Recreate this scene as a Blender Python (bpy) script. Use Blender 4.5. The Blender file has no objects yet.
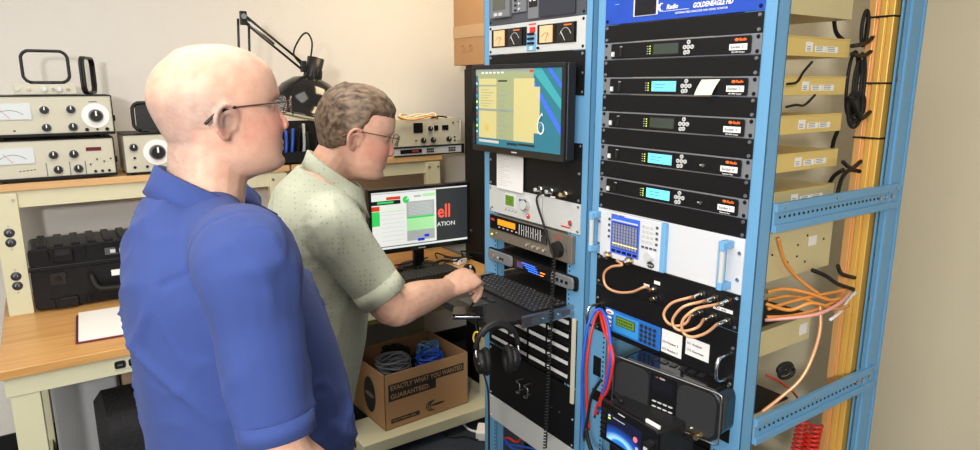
import bpy, bmesh, math, random
from mathutils import Vector, Matrix, noise, Euler
random.seed(7)
SC = bpy.context.scene
COL = SC.collection
PI = math.pi
V = Vector
R_ = math.radians

# ---------------------------------------------------------------- camera
FPX = 660.0
TH = math.atan(142/660.)
CH = 1.69
AZ = R_(34.3)
CF = V((-math.cos(AZ)*math.cos(TH), math.sin(AZ)*math.cos(TH), -math.sin(TH)))
CR = V((math.sin(AZ), math.cos(AZ), 0))
CU = CR.cross(CF)
CC = V((0, 0, CH))
cd = bpy.data.cameras.new('camera'); cam = bpy.data.objects.new('camera', cd); COL.objects.link(cam)
cd.sensor_width = 36; cd.lens = 36*FPX/980; cd.clip_start = .02
m = Matrix((( CR.x, CU.x, -CF.x, CC.x), (CR.y, CU.y, -CF.y, CC.y), (CR.z, CU.z, -CF.z, CC.z), (0, 0, 0, 1)))
cam.matrix_world = m
SC.camera = cam
def _ray(x, y): return CF*FPX + CR*(x-490) - CU*(y-225)
def at(x, y, d): return CC + _ray(x, y)/FPX*d          # survey point at a measured distance
def onX(x, y, X): d = _ray(x, y); return CC + d*(X/d.x)
def onY(x, y, Y): d = _ray(x, y); return CC + d*(Y/d.y)
def onZ(x, y, Z): d = _ray(x, y); return CC + d*((Z-CH)/d.z)

# ---------------------------------------------------------------- materials
MATS = {}
def mat(name, col, rough=.5, metal=0, bump=0, bscale=60, var=0, vscale=8, emit=0, coat=0, trans=0, alpha=1):
    if name in MATS: return MATS[name]
    m = bpy.data.materials.new(name); m.use_nodes = True
    nt = m.node_tree; b = nt.nodes['Principled BSDF']
    c = (col[0], col[1], col[2], 1)
    b.inputs['Base Color'].default_value = c
    b.inputs['Roughness'].default_value = rough
    b.inputs['Metallic'].default_value = metal
    if coat: b.inputs['Coat Weight'].default_value = coat
    if trans: b.inputs['Transmission Weight'].default_value = trans
    if alpha < 1: b.inputs['Alpha'].default_value = alpha
    if emit:
        b.inputs['Emission Color'].default_value = c; b.inputs['Emission Strength'].default_value = emit
    tc = nt.nodes.new('ShaderNodeTexCoord')
    if var:
        n = nt.nodes.new('ShaderNodeTexNoise'); n.inputs['Scale'].default_value = vscale; n.inputs['Detail'].default_value = 5
        nt.links.new(tc.outputs['Object'], n.inputs['Vector'])
        r = nt.nodes.new('ShaderNodeMapRange'); r.inputs[3].default_value = 1-var; r.inputs[4].default_value = 1+var
        nt.links.new(n.outputs['Fac'], r.inputs[0])
        h = nt.nodes.new('ShaderNodeHueSaturation'); h.inputs['Color'].default_value = c
        nt.links.new(r.outputs[0], h.inputs['Value']); nt.links.new(h.outputs[0], b.inputs['Base Color'])
    if bump:
        n = nt.nodes.new('ShaderNodeTexNoise'); n.inputs['Scale'].default_value = bscale; n.inputs['Detail'].default_value = 4
        nt.links.new(tc.outputs['Object'], n.inputs['Vector'])
        bp = nt.nodes.new('ShaderNodeBump'); bp.inputs['Strength'].default_value = bump; bp.inputs['Distance'].default_value = .01
        nt.links.new(n.outputs['Fac'], bp.inputs['Height']); nt.links.new(bp.outputs[0], b.inputs['Normal'])
    MATS[name] = m
    return m
def wood(name, c1, c2, rough=.4, scale=(2, 30, 30)):
    m = bpy.data.materials.new(name); m.use_nodes = True; nt = m.node_tree; b = nt.nodes['Principled BSDF']
    tc = nt.nodes.new('ShaderNodeTexCoord'); mp = nt.nodes.new('ShaderNodeMapping'); mp.inputs['Scale'].default_value = scale
    n = nt.nodes.new('ShaderNodeTexNoise'); n.inputs['Scale'].default_value = 1.5; n.inputs['Detail'].default_value = 6
    r = nt.nodes.new('ShaderNodeValToRGB'); r.color_ramp.elements[0].color = (*c1, 1); r.color_ramp.elements[1].color = (*c2, 1)
    r.color_ramp.elements[0].position = .35; r.color_ramp.elements[1].position = .65
    nt.links.new(tc.outputs['Object'], mp.inputs[0]); nt.links.new(mp.outputs[0], n.inputs['Vector'])
    nt.links.new(n.outputs['Fac'], r.inputs[0]); nt.links.new(r.outputs[0], b.inputs['Base Color']); b.inputs['Roughness'].default_value = rough
    MATS[name] = m; return m
WALL = mat('wall_paint', (.70, .68, .645), .85, bump=.15, bscale=120, var=.02)
WALLB = mat('wall_paint_beige', (.64, .58, .43), .85, bump=.15, bscale=120, var=.02)
CEIL = mat('ceiling_tile', (.8, .8, .77), .9, bump=.2, bscale=90)
CARPET = mat('carpet_blue', (.025, .035, .06), .95, bump=.8, bscale=300, var=.35, vscale=90)
BLUE = mat('blue_rack_paint', (.135, .345, .58), .42, bump=.05, bscale=200, var=.04, vscale=3)
BLACK = mat('black_paint', (.008, .008, .009), .45, bump=.05, bscale=400)
BLACKG = mat('black_gloss', (.008, .008, .009), .12)
BLKPL = mat('black_plastic', (.015, .015, .016), .38, bump=.1, bscale=300)
RUBBER = mat('black_rubber', (.012, .012, .012), .6)
EARG = mat('grey_panel_ear', (.17, .18, .2), .5)
SLATE = mat('slate_panel', (.07, .075, .095), .45)
SLATE2 = mat('slate_panel_dark', (.03, .034, .05), .35)
WHITEP = mat('white_panel', (.66, .68, .72), .4)
LGREY = mat('light_grey_panel', (.56, .58, .58), .42)
CREAM = mat('cream_instrument', (.55, .53, .43), .5, var=.03)
BENCHM = mat('bench_cream_metal', (.62, .6, .42), .45, var=.03, vscale=4)
GOLD = mat('gold_iridite', (.78, .58, .2), .4, .25, var=.12, vscale=5)
GOLDG = mat('pale_iridite', (.68, .59, .33), .42, .25, var=.1, vscale=5)
GOLDO = mat('amber_channel', (.86, .52, .12), .42, .25, var=.06, vscale=4)
GOLDP = mat('copper_channel', (.85, .46, .17), .42, .25, var=.06, vscale=4)
CHROME = mat('chrome', (.75, .75, .75), .18, 1)
STEEL = mat('steel', (.5, .5, .5), .35, 1)
BRASS = mat('brass_connector', (.62, .5, .28), .3, 1)
WHITE = mat('white_label', (.85, .85, .85), .6)
PAPER = mat('paper', (.82, .82, .82), .8)
INK = mat('ink_black', (.02, .02, .02), .6)
RED = mat('red_plastic', (.65, .03, .02), .4)
BLUEC = mat('blue_cable_jacket', (.02, .1, .6), .4)
ORC = mat('copper_coax', (.75, .38, .2), .32, .2)
ORC2 = mat('orange_coax', (.75, .3, .06), .4)
YEL = mat('yellow_plastic', (.75, .5, .03), .5)
ORANGE = mat('orange_print', (.9, .16, .02), .5)
GREYC = mat('grey_cable_jacket', (.13, .14, .16), .5)
CREAMC = mat('cream_cable_jacket', (.7, .65, .45), .5)
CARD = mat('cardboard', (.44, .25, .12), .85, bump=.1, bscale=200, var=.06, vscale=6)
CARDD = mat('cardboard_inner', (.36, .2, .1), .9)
TAPE = mat('packing_tape', (.52, .33, .17), .3)
SKYB = mat('sky_blue_plastic', (.17, .42, .72), .4)
LCDG = mat('lcd_green', (.12, .26, .02), .3, emit=.25)
LCDOFF = mat('lcd_off', (.045, .06, .05), .25)
LCDC = mat('lcd_cyan', (.12, .55, .8), .3, emit=.9)
LCDO = mat('lcd_orange', (.9, .24, .01), .3, emit=.8)
LEDB = mat('led_blue', (.03, .16, 1), .3, emit=2)
LEDY = mat('led_yellow_green', (.6, .8, .05), .3, emit=1)
LEDO = mat('led_orange', (1, .25, .03), .3, emit=2)
GLASSD = mat('dark_glass', (.01, .01, .015), .06)
METER = mat('meter_glow', (.85, .47, .25), .4, emit=.22)
METERW = mat('meter_card', (.6, .66, .68), .5)
WOODT = wood('wood_worktop', (.52, .27, .085), (.64, .36, .13), .35, (30, 2, 30))
WOODE = wood('wood_edge', (.6, .36, .16), (.68, .43, .2), .5, (30, 2, 30))

SPLIT = set('screw button knob jack connector key top_button slide_rail side_pod latch_foot corner_ridge rib badge preset_button control subpanel side_strap coax_socket status_light meter_bezel keypad joint printed_band folded_flap touchpad_button slot mount emblem fitting level_display name_label trim label_plate modesty_panel display'.split())
for m_, q_ in ((BLACK, .22), (BLKPL, .3), (RUBBER, .3)): m_.node_tree.nodes['Principled BSDF'].inputs['Specular IOR Level'].default_value = q_
# ---------------------------------------------------------------- mesh builder
class MB:
    def __init__(s): s.v = []; s.f = []; s.mi = []; s.sm = []; s.mats = []
    def _m(s, m):
        if m not in s.mats: s.mats.append(m)
        return s.mats.index(m)
    def add(s, vs, fs, m, smooth=False):
        o = len(s.v); k = s._m(m)
        s.v += [tuple(v) for v in vs]
        for f in fs: s.f.append(tuple(i+o for i in f)); s.mi.append(k); s.sm.append(smooth)
        return s
    def box(s, a, b, m, bev=0, seg=2, M=None):
        x0, x1 = sorted((a[0], b[0])); y0, y1 = sorted((a[1], b[1])); z0, z1 = sorted((a[2], b[2]))
        vs = [V((x, y, z)) for z in (z0, z1) for y in (y0, y1) for x in (x0, x1)]
        fs = [(0, 2, 3, 1), (4, 5, 7, 6), (0, 1, 5, 4), (2, 6, 7, 3), (0, 4, 6, 2), (1, 3, 7, 5)]
        if bev:
            bm = bmesh.new(); bv = [bm.verts.new(v) for v in vs]
            for f in fs: bm.faces.new([bv[i] for i in f])
            bmesh.ops.bevel(bm, geom=bm.edges[:], offset=min(bev, .49*min(x1-x0, y1-y0, z1-z0)), segments=seg, affect='EDGES', profile=.5)
            bm.verts.index_update()
            vs = [v.co.copy() for v in bm.verts]; fs = [[v.index for v in f.verts] for f in bm.faces]; bm.free()
        if M: vs = [M @ v for v in vs]
        return s.add(vs, fs, m, False)
    def rbox(s, a, b, m, rad, axis=1, seg=6, edge=0):
        """box whose corners round about one axis"""
        ax = [i for i in range(3) if i != axis]
        lo = [min(a[i], b[i]) for i in range(3)]; hi = [max(a[i], b[i]) for i in range(3)]
        rad = min(rad, .499*(hi[ax[0]]-lo[ax[0]]), .499*(hi[ax[1]]-lo[ax[1]]))
        ring = []
        for (cx, cy, a0) in ((hi[ax[0]]-rad, hi[ax[1]]-rad, 0), (lo[ax[0]]+rad, hi[ax[1]]-rad, 90), (lo[ax[0]]+rad, lo[ax[1]]+rad, 180), (hi[ax[0]]-rad, lo[ax[1]]+rad, 270)):
            for k in range(seg+1):
                t = R_(a0+90*k/seg); ring.append((cx+rad*math.cos(t), cy+rad*math.sin(t)))
        n = len(ring)
        mx = (lo[ax[0]]+hi[ax[0]])/2; my = (lo[ax[1]]+hi[ax[1]])/2
        lay = [(lo[axis], 0), (hi[axis], 0)]
        if edge: lay = [(lo[axis], edge), (lo[axis]+edge, 0), (hi[axis]-edge, 0), (hi[axis], edge)]
        vs = []
        wx = hi[ax[0]]-lo[ax[0]]; wy = hi[ax[1]]-lo[ax[1]]
        for (h, ins) in lay:
            for (p, q) in ring:
                v = [0, 0, 0]; v[axis] = h; v[ax[0]] = mx+(p-mx)*(1-2*ins/wx); v[ax[1]] = my+(q-my)*(1-2*ins/wy); vs.append(v)
        fs = []
        L = len(lay)
        for l in range(L-1):
            for i in range(n): j = (i+1) % n; fs.append((l*n+i, l*n+j, (l+1)*n+j, (l+1)*n+i))
        fs.append(tuple(range(n))[::-1]); fs.append(tuple((L-1)*n+i for i in range(n)))
        if axis == 1: fs = [f[::-1] for f in fs]
        return s.add(vs, fs, m)
    def cyl(s, p0, p1, r0, m, r1=None, n=20, caps=True):
        r1 = r0 if r1 is None else r1
        p0 = V(p0); p1 = V(p1); d = (p1-p0).normalized(); u = d.orthogonal().normalized(); w = d.cross(u)
        vs = []
        for p, r in ((p0, r0), (p1, r1)):
            for i in range(n): t = 2*PI*i/n; vs.append(p+u*r*math.cos(t)+w*r*math.sin(t))
        s.add(vs, [(i, (i+1) % n, n+(i+1) % n, n+i) for i in range(n)], m, True)
        if caps: s.add(vs, [tuple(range(n))[::-1], tuple(range(n, 2*n))], m, False)
        return s
    def lathe(s, prof, m, o=(0, 0, 0), ax=(0, 0, 1), n=32, ux=None):
        o = V(o); d = V(ax).normalized(); u = d.orthogonal().normalized() if ux is None else V(ux); w = d.cross(u)
        vs = []
        for r, h in prof:
            for i in range(n): t = 2*PI*i/n; vs.append(o+d*h+u*r*math.cos(t)+w*r*math.sin(t))
        fs = []
        for k in range(len(prof)-1):
            for i in range(n): j = (i+1) % n; fs.append((k*n+i, k*n+j, (k+1)*n+j, (k+1)*n+i))
        return s.add(vs, fs, m, True)
    def tube(s, pts, r, m, n=8, sub=6, closed=False):
        pts = [V(p) for p in pts]
        if sub > 1 and len(pts) > 2: pts = smooth_path(pts, sub, closed)
        N = len(pts); vs = []; up = None
        rr = r if isinstance(r, (list, tuple)) else None
        for i, p in enumerate(pts):
            if closed: t = (pts[(i+1) % N]-pts[i-1])
            else: t = pts[min(i+1, N-1)]-pts[max(i-1, 0)]
            if t.length < 1e-9: t = V((0, 0, 1))
            t.normalize()
            if up is None: up = t.orthogonal().normalized()
            else:
                up = up-t*up.dot(t)
                up = up.normalized() if up.length > 1e-6 else t.orthogonal().normalized()
            w = t.cross(up)
            q = r if rr is None else rr[0]+(rr[1]-rr[0])*i/(N-1)
            for k in range(n): a = 2*PI*k/n; vs.append(p+up*q*math.cos(a)+w*q*math.sin(a))
        fs = []
        for i in range(N if closed else N-1):
            i2 = (i+1) % N
            for k in range(n): k2 = (k+1) % n; fs.append((i*n+k, i*n+k2, i2*n+k2, i2*n+k))
        if not closed: fs += [tuple(range(n))[::-1], tuple((N-1)*n+k for k in range(n))]
        return s.add(vs, fs, m, True)
    def ball(s, c, r, m, n=16, M=None):
        c = V(c); rr = (r, r, r) if not isinstance(r, (list, tuple)) else r
        vs = []; fs = []; K = n//2
        for j in range(K+1):
            ph = PI*j/K
            for i in range(n):
                t = 2*PI*i/n; q = V((rr[0]*math.sin(ph)*math.cos(t), rr[1]*math.sin(ph)*math.sin(t), rr[2]*math.cos(ph)))
                vs.append(c+(M @ q if M else q))
        for j in range(K):
            for i in range(n): i2 = (i+1) % n; fs.append((j*n+i, (j+1)*n+i, (j+1)*n+i2, j*n+i2))
        return s.add(vs, fs, m, True)
    # front-panel helpers: panel lies in plane y=0 facing -y, x right, z up
    def plate(s, x0, z0, x1, z1, m, y=-.0006, t=.0006, bev=0): return s.box((x0, y, z0), (x1, y+t, z1), m, bev)
    def disc(s, x, z, r, m, y=0, h=.001, n=20): return s.cyl((x, y, z), (x, y-h, z), r, m, n=n)
    def transform(s, M): s.v = [tuple(M @ V(v)) for v in s.v]; return s
    def mesh(s, name):
        me = bpy.data.meshes.new(name); me.from_pydata(s.v, [], s.f); me.update()
        for m in s.mats: me.materials.append(m)
        me.polygons.foreach_set('material_index', s.mi); me.polygons.foreach_set('use_smooth', s.sm)
        return me
    def clusters(s):
        adds = {}
        for f in s.f: pass
        n = len(s.v); par = list(range(n))
        def fd(i):
            while par[i] != i: par[i] = par[par[i]]; i = par[i]
            return i
        for f in s.f:
            a = fd(f[0])
            for j in f[1:]: par[fd(j)] = a
        g = {}
        for i in range(n): g.setdefault(fd(i), []).append(i)
        bb = []
        for k, ix in g.items():
            p = [s.v[i] for i in ix]; bb.append([k, [min(q[a] for q in p)-.0004 for a in range(3)], [max(q[a] for q in p)+.0004 for a in range(3)]])
        gp = {b[0]: b[0] for b in bb}
        def gf(i):
            while gp[i] != i: i = gp[i]
            return i
        for i in range(len(bb)):
            for j in range(i):
                if all(bb[i][1][a] <= bb[j][2][a] and bb[j][1][a] <= bb[i][2][a] for a in range(3)): gp[gf(bb[i][0])] = gf(bb[j][0])
        out = {}
        for fi, f in enumerate(s.f): out.setdefault(gf(fd(f[0])), []).append(fi)
        return list(out.values())
    def build(s, name, parent=None, **k):
        if parent is not None and name in SPLIT:
            cl = s.clusters()
            if len(cl) > 1:
                o = None
                for fs in cl:
                    m = MB(); mp = {}
                    for fi in fs:
                        t = []
                        for i in s.f[fi]:
                            if i not in mp: mp[i] = len(m.v); m.v.append(s.v[i])
                            t.append(mp[i])
                        m.f.append(tuple(t)); m.mi.append(m._m(s.mats[s.mi[fi]])); m.sm.append(s.sm[fi])
                    o = m._link(name, parent, k)
                return o
        return s._link(name, parent, k)
    def _link(s, name, parent, k):
        me = s.mesh(name); o = bpy.data.objects.new(name, me); COL.objects.link(o)
        if parent: o.parent = parent
        bm = bmesh.new(); bm.from_mesh(me); bmesh.ops.recalc_face_normals(bm, faces=bm.faces[:]); bm.to_mesh(me); bm.free()
        for a, b in k.items(): o[a] = b
        return o
def smooth_path(P, sub=6, closed=False):
    out = []; n = len(P)
    g = (lambda i: P[i % n]) if closed else (lambda i: P[max(0, min(n-1, i))])
    for i in range(n if closed else n-1):
        a, b, c, d = g(i-1), g(i), g(i+1), g(i+2)
        for k in range(sub):
            t = k/sub; t2 = t*t; t3 = t2*t
            out.append(.5*((2*b)+(c-a)*t+(2*a-5*b+4*c-d)*t2+(3*b-a-3*c+d)*t3))
    if not closed: out.append(P[-1].copy())
    return out
def coil(p0, p1, r, turns, n=10):
    p0 = V(p0); p1 = V(p1); d = (p1-p0); u = d.normalized().orthogonal().normalized(); w = d.normalized().cross(u)
    N = int(turns*n); return [p0+d*(i/N)+u*r*math.cos(2*PI*i/n)+w*r*math.sin(2*PI*i/n) for i in range(N+1)]
def root(name, label, cat, loc=(0, 0, 0), rz=0, group=None, rot=None):
    o = bpy.data.objects.new(name, None); COL.objects.link(o); o.location = loc; o.empty_display_size = .05
    o.rotation_euler = rot if rot else (0, 0, rz)
    o['label'] = label; o['category'] = cat
    if group: o['group'] = group
    return o
def tag(o, label, cat, group=None, loc=None, rz=None):
    o['label'] = label; o['category'] = cat
    if group: o['group'] = group
    return o
def single(mb, name, label, cat, group=None, loc=None, rz=0):
    """a one-mesh thing; world-space mesh gets its origin at its own base"""
    if loc is None:
        xs = [v[0] for v in mb.v]; ys = [v[1] for v in mb.v]; zs = [v[2] for v in mb.v]
        c = V(((min(xs)+max(xs))/2, (min(ys)+max(ys))/2, min(zs)))
        mb.v = [tuple(V(v)-c) for v in mb.v]; loc = c
    o = mb.build(name); o.location = loc; o.rotation_euler = (0, 0, rz)
    return tag(o, label, cat, group)
def struct(mb, name): o = mb.build(name); o['kind'] = 'structure'; return o
def clone(src, loc, label=None, rz=None):
    c = src.copy(); COL.objects.link(c); c.location = loc
    if rz is not None: c.rotation_euler = (0, 0, rz)
    if label: c['label'] = label
    for ch in list(src.children):
        d = ch.copy(); COL.objects.link(d); d.parent = c
        for g in list(ch.children): e = g.copy(); COL.objects.link(e); e.parent = d
    return c
def text(parent, s, size, x, z, m, y=-.0012, name='lettering', align='LEFT', M=None, bold=0, shear=0, sx=1, **k):
    cu = bpy.data.curves.new('t', 'FONT'); cu.body = s; cu.size = size; cu.align_x = align; cu.extrude = .0003; cu.offset = bold; cu.shear = shear; cu.resolution_u = 2
    t = bpy.data.objects.new('t', cu); COL.objects.link(t)
    dg = bpy.context.evaluated_depsgraph_get(); me = bpy.data.meshes.new_from_object(t.evaluated_get(dg)); bpy.data.objects.remove(t); bpy.data.curves.remove(cu)
    T = M if M else Matrix(((sx, 0, 0, x), (0, 0, -1, y), (0, 1, 0, z), (0, 0, 0, 1)))
    me.transform(T); me.materials.clear(); me.materials.append(m); me.name = name
    o = bpy.data.objects.new(name, me); COL.objects.link(o); o.parent = parent
    for a, b in k.items(): o[a] = b
    return o
# ---------------------------------------------------------------- room
WX = -3.56; WY = 2.45
struct(MB().box((-3.7, -2.6, -.1), (2.4, 2.6, 0), CARPET), 'floor')
struct(MB().box((-3.7, -2.6, 2.75), (2.4, 2.6, 2.85), CEIL), 'ceiling')
struct(MB().box((WX-.12, -2.6, 0), (WX, 2.6, 2.75), WALL), 'wall_left')
struct(MB().box((WX, WY, 0), (2.4, WY+.12, 2.75), WALLB), 'wall_back')
struct(MB().box((2.3, -2.6, 0), (2.4, WY, 2.75), WALL), 'wall_right')
struct(MB().box((WX, -2.6, 0), (2.3, -2.5, 2.75), WALL), 'wall_front')
struct(MB().box((WX+.001, -2.5, 0), (WX+.012, WY-.001, .1), BLKPL), 'baseboard_left')
struct(MB().box((WX+.012, WY-.012, 0), (2.3, WY-.001, .1), BLKPL), 'baseboard_back')

# ---------------------------------------------------------------- rack frames
FY = 1.318      # front plane of the rack flanges
def rack_frame(xl, xr, label, right_holes):
    r = root('equipment_rack', label, 'equipment rack', ((xl+xr)/2, FY+.3, 0))
    cx = (xl+xr)/2
    def hole_flange(mb, xa, xb, y, zs):
        for z in zs: mb.cyl((((xa+xb)/2), y, z), (((xa+xb)/2), y-.0006, z), .0032, BLACK, n=8)
    ys = FY-(FY+.3)
    for sgn, xo in ((-1, xl), (1, xr)):       # front posts: channel with folded flanges
        mb = MB(); X = xo-cx
        inner = X-sgn*.083
        mb.box((inner, ys, .02), (X, ys+.003, 2.3), BLUE, .0008)
        mb.box((X-sgn*.003, ys, .02), (X, ys+.045, 2.3), BLUE, .0008)
        mb.box((X-sgn*.016, ys+.042, .02), (X, ys+.045, 2.3), BLUE)
        mb.box((inner, ys, .02), (inner+sgn*.003, ys+.03, 2.3), BLUE)
        zz = [.1+.0152*i for i in range(144)]
        hole_flange(mb, inner+sgn*.004, inner+sgn*.02, ys, zz)
        mb.build('front_post', r)
        mb = MB()
        mb.box((X-sgn*.003, ys+.545, .02), (X, ys+.655, 2.3), BLUE, .0008)
        mb.box((X-sgn*.008, ys+.545, .02), (X, ys+.55, 2.3), BLUE)
        mb.box((X-sgn*.075, ys+.652, .02), (X, ys+.655, 2.3), BLUE)
        mb.box((X, ys+.575, .02), (X+sgn*.006, ys+.587, 2.3), BLUE); mb.box((X, ys+.645, .02), (X+sgn*.004, ys+.655, 2.3), BLUE)
        for z in [.2+.3*i for i in range(7)]: mb.cyl((X, ys+.555, z), (X+sgn*.002, ys+.555, z), .005, STEEL, n=10)
        mb.build('rear_post', r)
        for zt in (1.422, .888):
            b = MB(); x0 = X-sgn*.001; x1 = X+sgn*.004
            b.box((x0, ys+.047, zt-.068), (x1, ys+.625, zt), BLUE, .0015)
            b.box((x1, ys+.047, zt-.02), (x1+sgn*.007, ys+.625, zt), BLUE, .001)
            b.box((x1, ys+.047, zt-.068), (x1+sgn*.007, ys+.625, zt-.05), BLUE, .001)
            for k in range(26):
                y = ys+.07+k*.0195
                b.cyl((x1, y, zt-.034), (x1+sgn*.0012, y, zt-.034), .0035, BLACK, n=8)
            for y in (.08, .3, .6): b.cyl((x1+sgn*.007, ys+y, zt-.01), (x1+sgn*.0095, ys+y, zt-.01), .004, STEEL, n=10)
            if zt < 1 or 1:
                for y in (.53, .56, .595): b.cyl((x1, ys+y, zt-.034), (x1+sgn*.004, ys+y, zt-.034), .006, STEEL, n=10)
            b.build('side_brace', r)
    b = MB(); b.box((xl-cx, ys, 0), (xr-cx, ys+.655, .05), BLUE, .002); b.build('base', r)
    b = MB(); b.box((xl-cx, ys, 2.28), (xr-cx, ys+.655, 2.32), BLUE, .002); b.build('top_frame', r)
    return r
XLc, XRc = -1.690, -1.129
rack_frame(-1.403, -.857, 'blue steel open rack on the right, holding encoders and the white analyser panel', 1)
rack_frame(-1.968, -1.4225, 'blue steel open rack beside the bench, holding the hung monitor and headphones', 1)
# amber rear channels standing in front of the rear posts of the right rack
r = root('cable_channel', 'amber metal channel standing inside the right rear post of the rack', 'cable channel', (-.912, 1.935, 0))
b = MB()
b.box((-.034, -.075, .02), (-.014, -.02, 2.28), GOLDP, .002); b.box((-.014, -.066, .02), (-.004, -.02, 2.28), GOLDP); b.box((-.004, -.075, .02), (.012, -.02, 2.28), GOLDO, .002); b.box((.012, -.07, .02), (.018, -.02, 2.28), GOLDO); b.box((.018, -.078, .02), (.034, -.02, 2.28), GOLDO, .002)
b.box((.02, -.02, .02), (.028, .0, 2.28), GOLDO, .002); b.box((-.02, .0, .02), (.034, .045, 2.28), GOLDO, .002)
b.build('channel', r)
b = MB()
for z in (1.78, 1.52, 1.2, .72, 1.9):
    for y in (-.05, .025): b.cyl((.022, y, z), (.033, y, z), .0035, STEEL, n=10)
b.build('screw', r)
for z in (1.86, 1.69, 1.545):
    MB().box((-.036, -.08, z-.003), (.036, .05, z+.002), RUBBER, .001).build('cable_tie', r)

# ---------------------------------------------------------------- rack gear
PY = FY-.0035
def gear(name, label, cat, xc, z0, group=None): return root(name, label, cat, (xc, PY, z0), 0, group)
def screws(mb, h, m=BLACK, w=.2413, rows=None):
    for x in (-w+.009, w-.009):
        for z in (rows or ((.007, h-.007) if h < .08 else (.009, h/2, h-.009) if h > .12 else (.009, h-.009))):
            mb.cyl((x, 0, z), (x, -.0025, z), .0048, m, r1=.0035, n=12)
W2 = .2413
def U(k): return 1.842-.0456*k
UH = .0448
# blanks on the right rack
def blank(label, xc, z0, h, group):
    r = gear('rack_blank', label, 'blank panel', xc, z0, group)
    MB().box((-W2, 0, 0), (W2, .003, h), BLACK, .0008).build('panel', r)
    s = MB(); screws(s, h, STEEL); s.build('screw', r)
    return r
bl = ['black blank panel directly under the royal blue encoder unit', 'black blank panel between the encoder with label 1 and the encoder with label 2',
 'black blank panel between the second and third encoders down the right rack', 'black blank panel between the third and fourth encoders down the right rack',
 'black blank panel between the two lowest encoders of the right rack', 'black blank panel directly above the white spectrum analyser panel']
src = None
for i, k in enumerate((1, 3, 5, 7, 9, 11)):
    if src is None: src = blank(bl[0], XRc, U(k), UH, 'blank panels of the right rack')
    else: clone(src, (XRc, PY, U(k)), bl[i])
# encoders
def encoder(k, lcd, num, note, label):
    z = U(k); h = UH
    r = gear('rack_encoder', label, 'rack unit', XRc, z, 'black encoders of the right rack')
    b = MB(); b.box((-W2, 0, 0), (W2, .004, h), EARG, .001); b.box((-.218, .004, .001), (.218, .405, h-.001), GOLD if k != 10 else GOLDG, .0015)
    b.box((.204, .005, h-.001), (.219, .405, h+.0015), GOLD); b.build('chassis', r)
    for yy, ww in ((.21, .028), (.25, .045), (.30, .05)) if 1 else ():
        s = MB(); s.box((.218, yy, .012), (.2187, yy+ww, .026 if ww > .03 else .034), WHITE)
        for q in range(3): s.box((.2187, yy+.003, .015+q*.004), (.2189, yy+ww*.7, .0162+q*.004), INK)
        s.build('sticker', r)
    b = MB(); b.rbox((-.212, -.003, .003), (.218, 0, h-.003), BLACK, .005, edge=.001); b.build('front_plate', r)
    s = MB(); screws(s, h); s.build('screw', r)
    y = -.003
    b = MB(); b.box((-.207, y-.004, .008), (-.197, y, .021), LGREY, .001); b.box((-.205, y-.005, .01), (-.199, y-.004, .018), WHITE); b.build('power_switch', r)
    b = MB(); b.box((-.18, y-.002, .008), (-.169, y, .031), BLACKG, .001); b.plate(-.179, .033, -.17, .0345, LGREY, y-.0006); b.build('card_slot', r)
    b = MB()
    for q in range(4): b.plate(-.074, .011+q*.006, -.071, .0135+q*.006, LEDY, y-.0008, .0008); b.plate(-.083, .0115+q*.006, -.078, .0128+q*.006, LGREY, y-.0006)
    b.build('status_light', r)
    b = MB(); b.box((-.066, y-.001, .006), (.022, y, h-.006), BLACKG); b.plate(-.06, .01, .018, h-.01, {0: LCDOFF, 1: LCDC}[lcd], y-.0016)
    if lcd:
        b.plate(-.05, .026, -.015, .0275, SLATE, y-.0018, .0002); b.plate(-.05, .018, -.02, .0195, SLATE, y-.0018, .0002)
    b.build('display', r)
    b = MB()
    for (dx, dz) in ((0, 0), (-.011, 0), (.011, 0), (0, .0115), (0, -.0115), (-.009, -.0125)):
        b.cyl((.049+dx, y, .0235+dz), (.049+dx, y-.002, .0235+dz), .0052, LGREY, n=14)
        b.cyl((.049+dx, y-.002, .0235+dz), (.049+dx, y-.0024, .0235+dz), .0018, SLATE, n=8)
    b.build('navigation_pad', r)
    b = MB(); b.plate(.163, .011, .209, .0245, WHITE, y-.0006); b.build('name_label', r)
    text(r, 'Exciter %d' % num, .009, .167, .0148, INK, y-.0012)
    b = MB(); b.ball((.181, y-.0006, .0335), (.0055, .0008, .0035), ORANGE); b.build('logo', r)
    text(r, 'Radio', .0085, .187, .031, ORANGE, y-.0012, bold=.0003, shear=.3)
    text(r, 'HD MPX Exciter' if num < 4 else 'Exporter Plus', .005, .17, .005, WHITE, y-.0012)
    if note:
        b = MB(); n = 8; pts = [(.064+.05*t+.0, .008+.004*math.sin(t*3)) for t in (0, .5, 1)]
        vs = []
        for i in range(n+1):
            t = i/n; x = .08+.014*t*t; z = .002+.036*t
            yy = y-.001-.007*(1-t)**2
            vs += [(x, yy, z), (x+.052, yy-.004*(1-t), z+.001)]
        b.add(vs, [(2*i, 2*i+1, 2*i+3, 2*i+2) for i in range(n)], mat('note_paper', (.75, .7, .58), .8)); o = b.build('taped_note', r)
        md = o.modifiers.new('s', 'SOLIDIFY'); md.thickness = .0004
    if num > 3:
        b = MB(); b.cyl((.115, y, .02), (.115, y-.004, .02), .004, STEEL, n=12); b.plate(.104, .0185, .11, .0215, LGREY, y-.0008); b.build('usb_key_lock', r)
    return r
encoder(2, 0, 1, 0, 'highest black encoder with unlit screen and white label reading Exciter 1')
encoder(4, 1, 2, 1, 'black encoder with lit cyan screen and a pale paper note taped on it')
encoder(6, 0, 3, 0, 'black encoder with unlit screen and white label, third of the five encoders')
encoder(8, 1, 4, 0, 'black encoder with lit cyan screen, fourth of the five, no paper note')
encoder(10, 1, 5, 0, 'lowest black encoder with lit cyan screen above the white analyser panel')
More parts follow.
